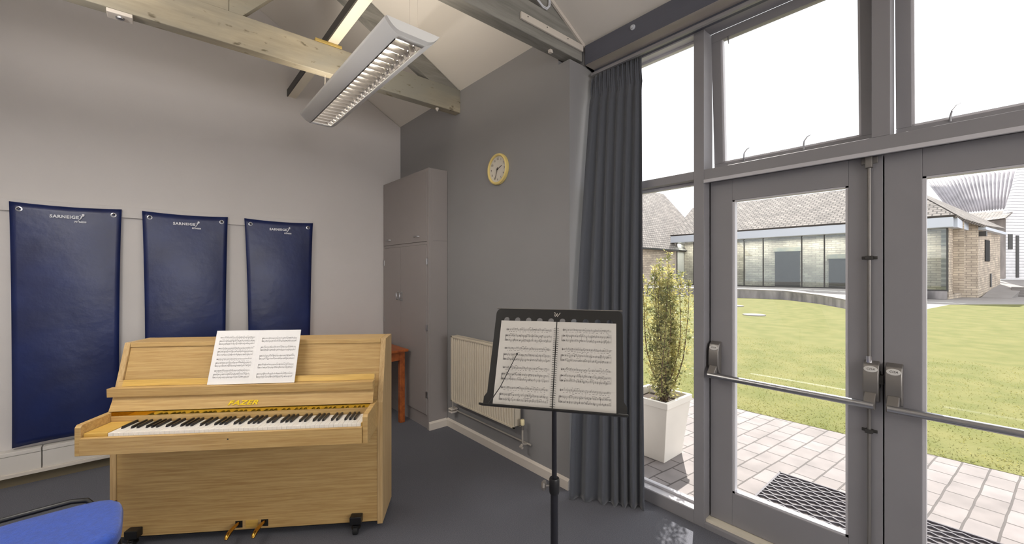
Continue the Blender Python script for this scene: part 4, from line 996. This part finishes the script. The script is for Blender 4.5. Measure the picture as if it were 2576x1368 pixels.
lr = MB(); uvquad(lr, [TE @ v_ for v_ in (pyt(2470, 556, 29.5), pyt(2528, 548, 28.6), pyt(2553, 528, 30.6), pyt(2440, 536, 32))]); uvbuild(lr, 'lean_to_roof', M['tiles'], we, .1)
MB().add([tuple(TE @ v_) for v_ in (pyt(2480, 556, 31), pyt(2530, 550, 29.6), pyt(2530, 700, 29.6), pyt(2480, 700, 31), pyt(2480, 556, 31.4), pyt(2530, 550, 30), pyt(2530, 700, 30), pyt(2480, 700, 31.4))], [(0, 3, 2, 1), (4, 5, 6, 7), (0, 1, 5, 4), (1, 2, 6, 5), (2, 3, 7, 6), (3, 0, 4, 7)]).build('porch_wall', M['retwall'], we)
wa, wc = px(2522, 30, 0), px(2660, 30.6, 0)
panel('window', M['darkgrey'], we, TE, wa, wc, 2536, 2546, 589, 627)
panel('door', M['darkgrey'], we, TE, wa, wc, 2555, 2562, 592, 698)
# ramp and steps
rpv = [px(2468, 24.4, -.02), px(2545, 24.0, -.02), px(2600, 29.8, .95), px(2518, 29.8, .95)]
MBr = MB().add([tuple(v_) for v_ in rpv] + [(v_.x, v_.y, -.1) for v_ in rpv], [(0, 1, 2, 3), (4, 7, 6, 5), (0, 4, 5, 1), (1, 5, 6, 2), (2, 6, 7, 3), (3, 7, 4, 0)])
tag(MBr.build('ramp', M['paving']), 'pale paved ramp rising to the white weatherboard building', 'ramp')
stp = empty('garden_steps', tuple(px(2605, 25, GZ)), label='dark edged steps beside the ramp at the far right', cat='steps')
for k in range(4):
    MB().box(0, .45, -1.1, .9, 0, .14 * (k + 1), Matrix.Translation((.45 * k, 0, 0))).build('step', M['paving'], stp)
# stone barn on the left
YB = 17.5
bl = empty('stone_barn', (29, YB, 0), label='stone barn with a tiled roof seen through the left sidelight behind the shrub', cat='building')
TL = Matrix.Translation((-29, -YB, 0))
b = MB(); uvquad(b, [TL @ Vector(p) for p in ((18, YB, -.1), (33.3, YB, -.1), (33.3, YB, 3.5), (18, YB, 3.5))]); uvbuild(b, 'stone_wall', M['stone'], bl, .4)
b = MB(); uvquad(b, [TL @ Vector(p) for p in ((17.5, YB - .4, 3.35), (40.6, YB - .4, 3.35), (40.5, YB + 5, 9.75), (17.5, YB + 5, 9.75))]); uvbuild(b, 'roof', M['tiles'], bl, .15)
MB().box(17.5, 33, YB - .5, YB - .38, 3.25, 3.37, TL).build('gutter', M['darkgrey'], bl)
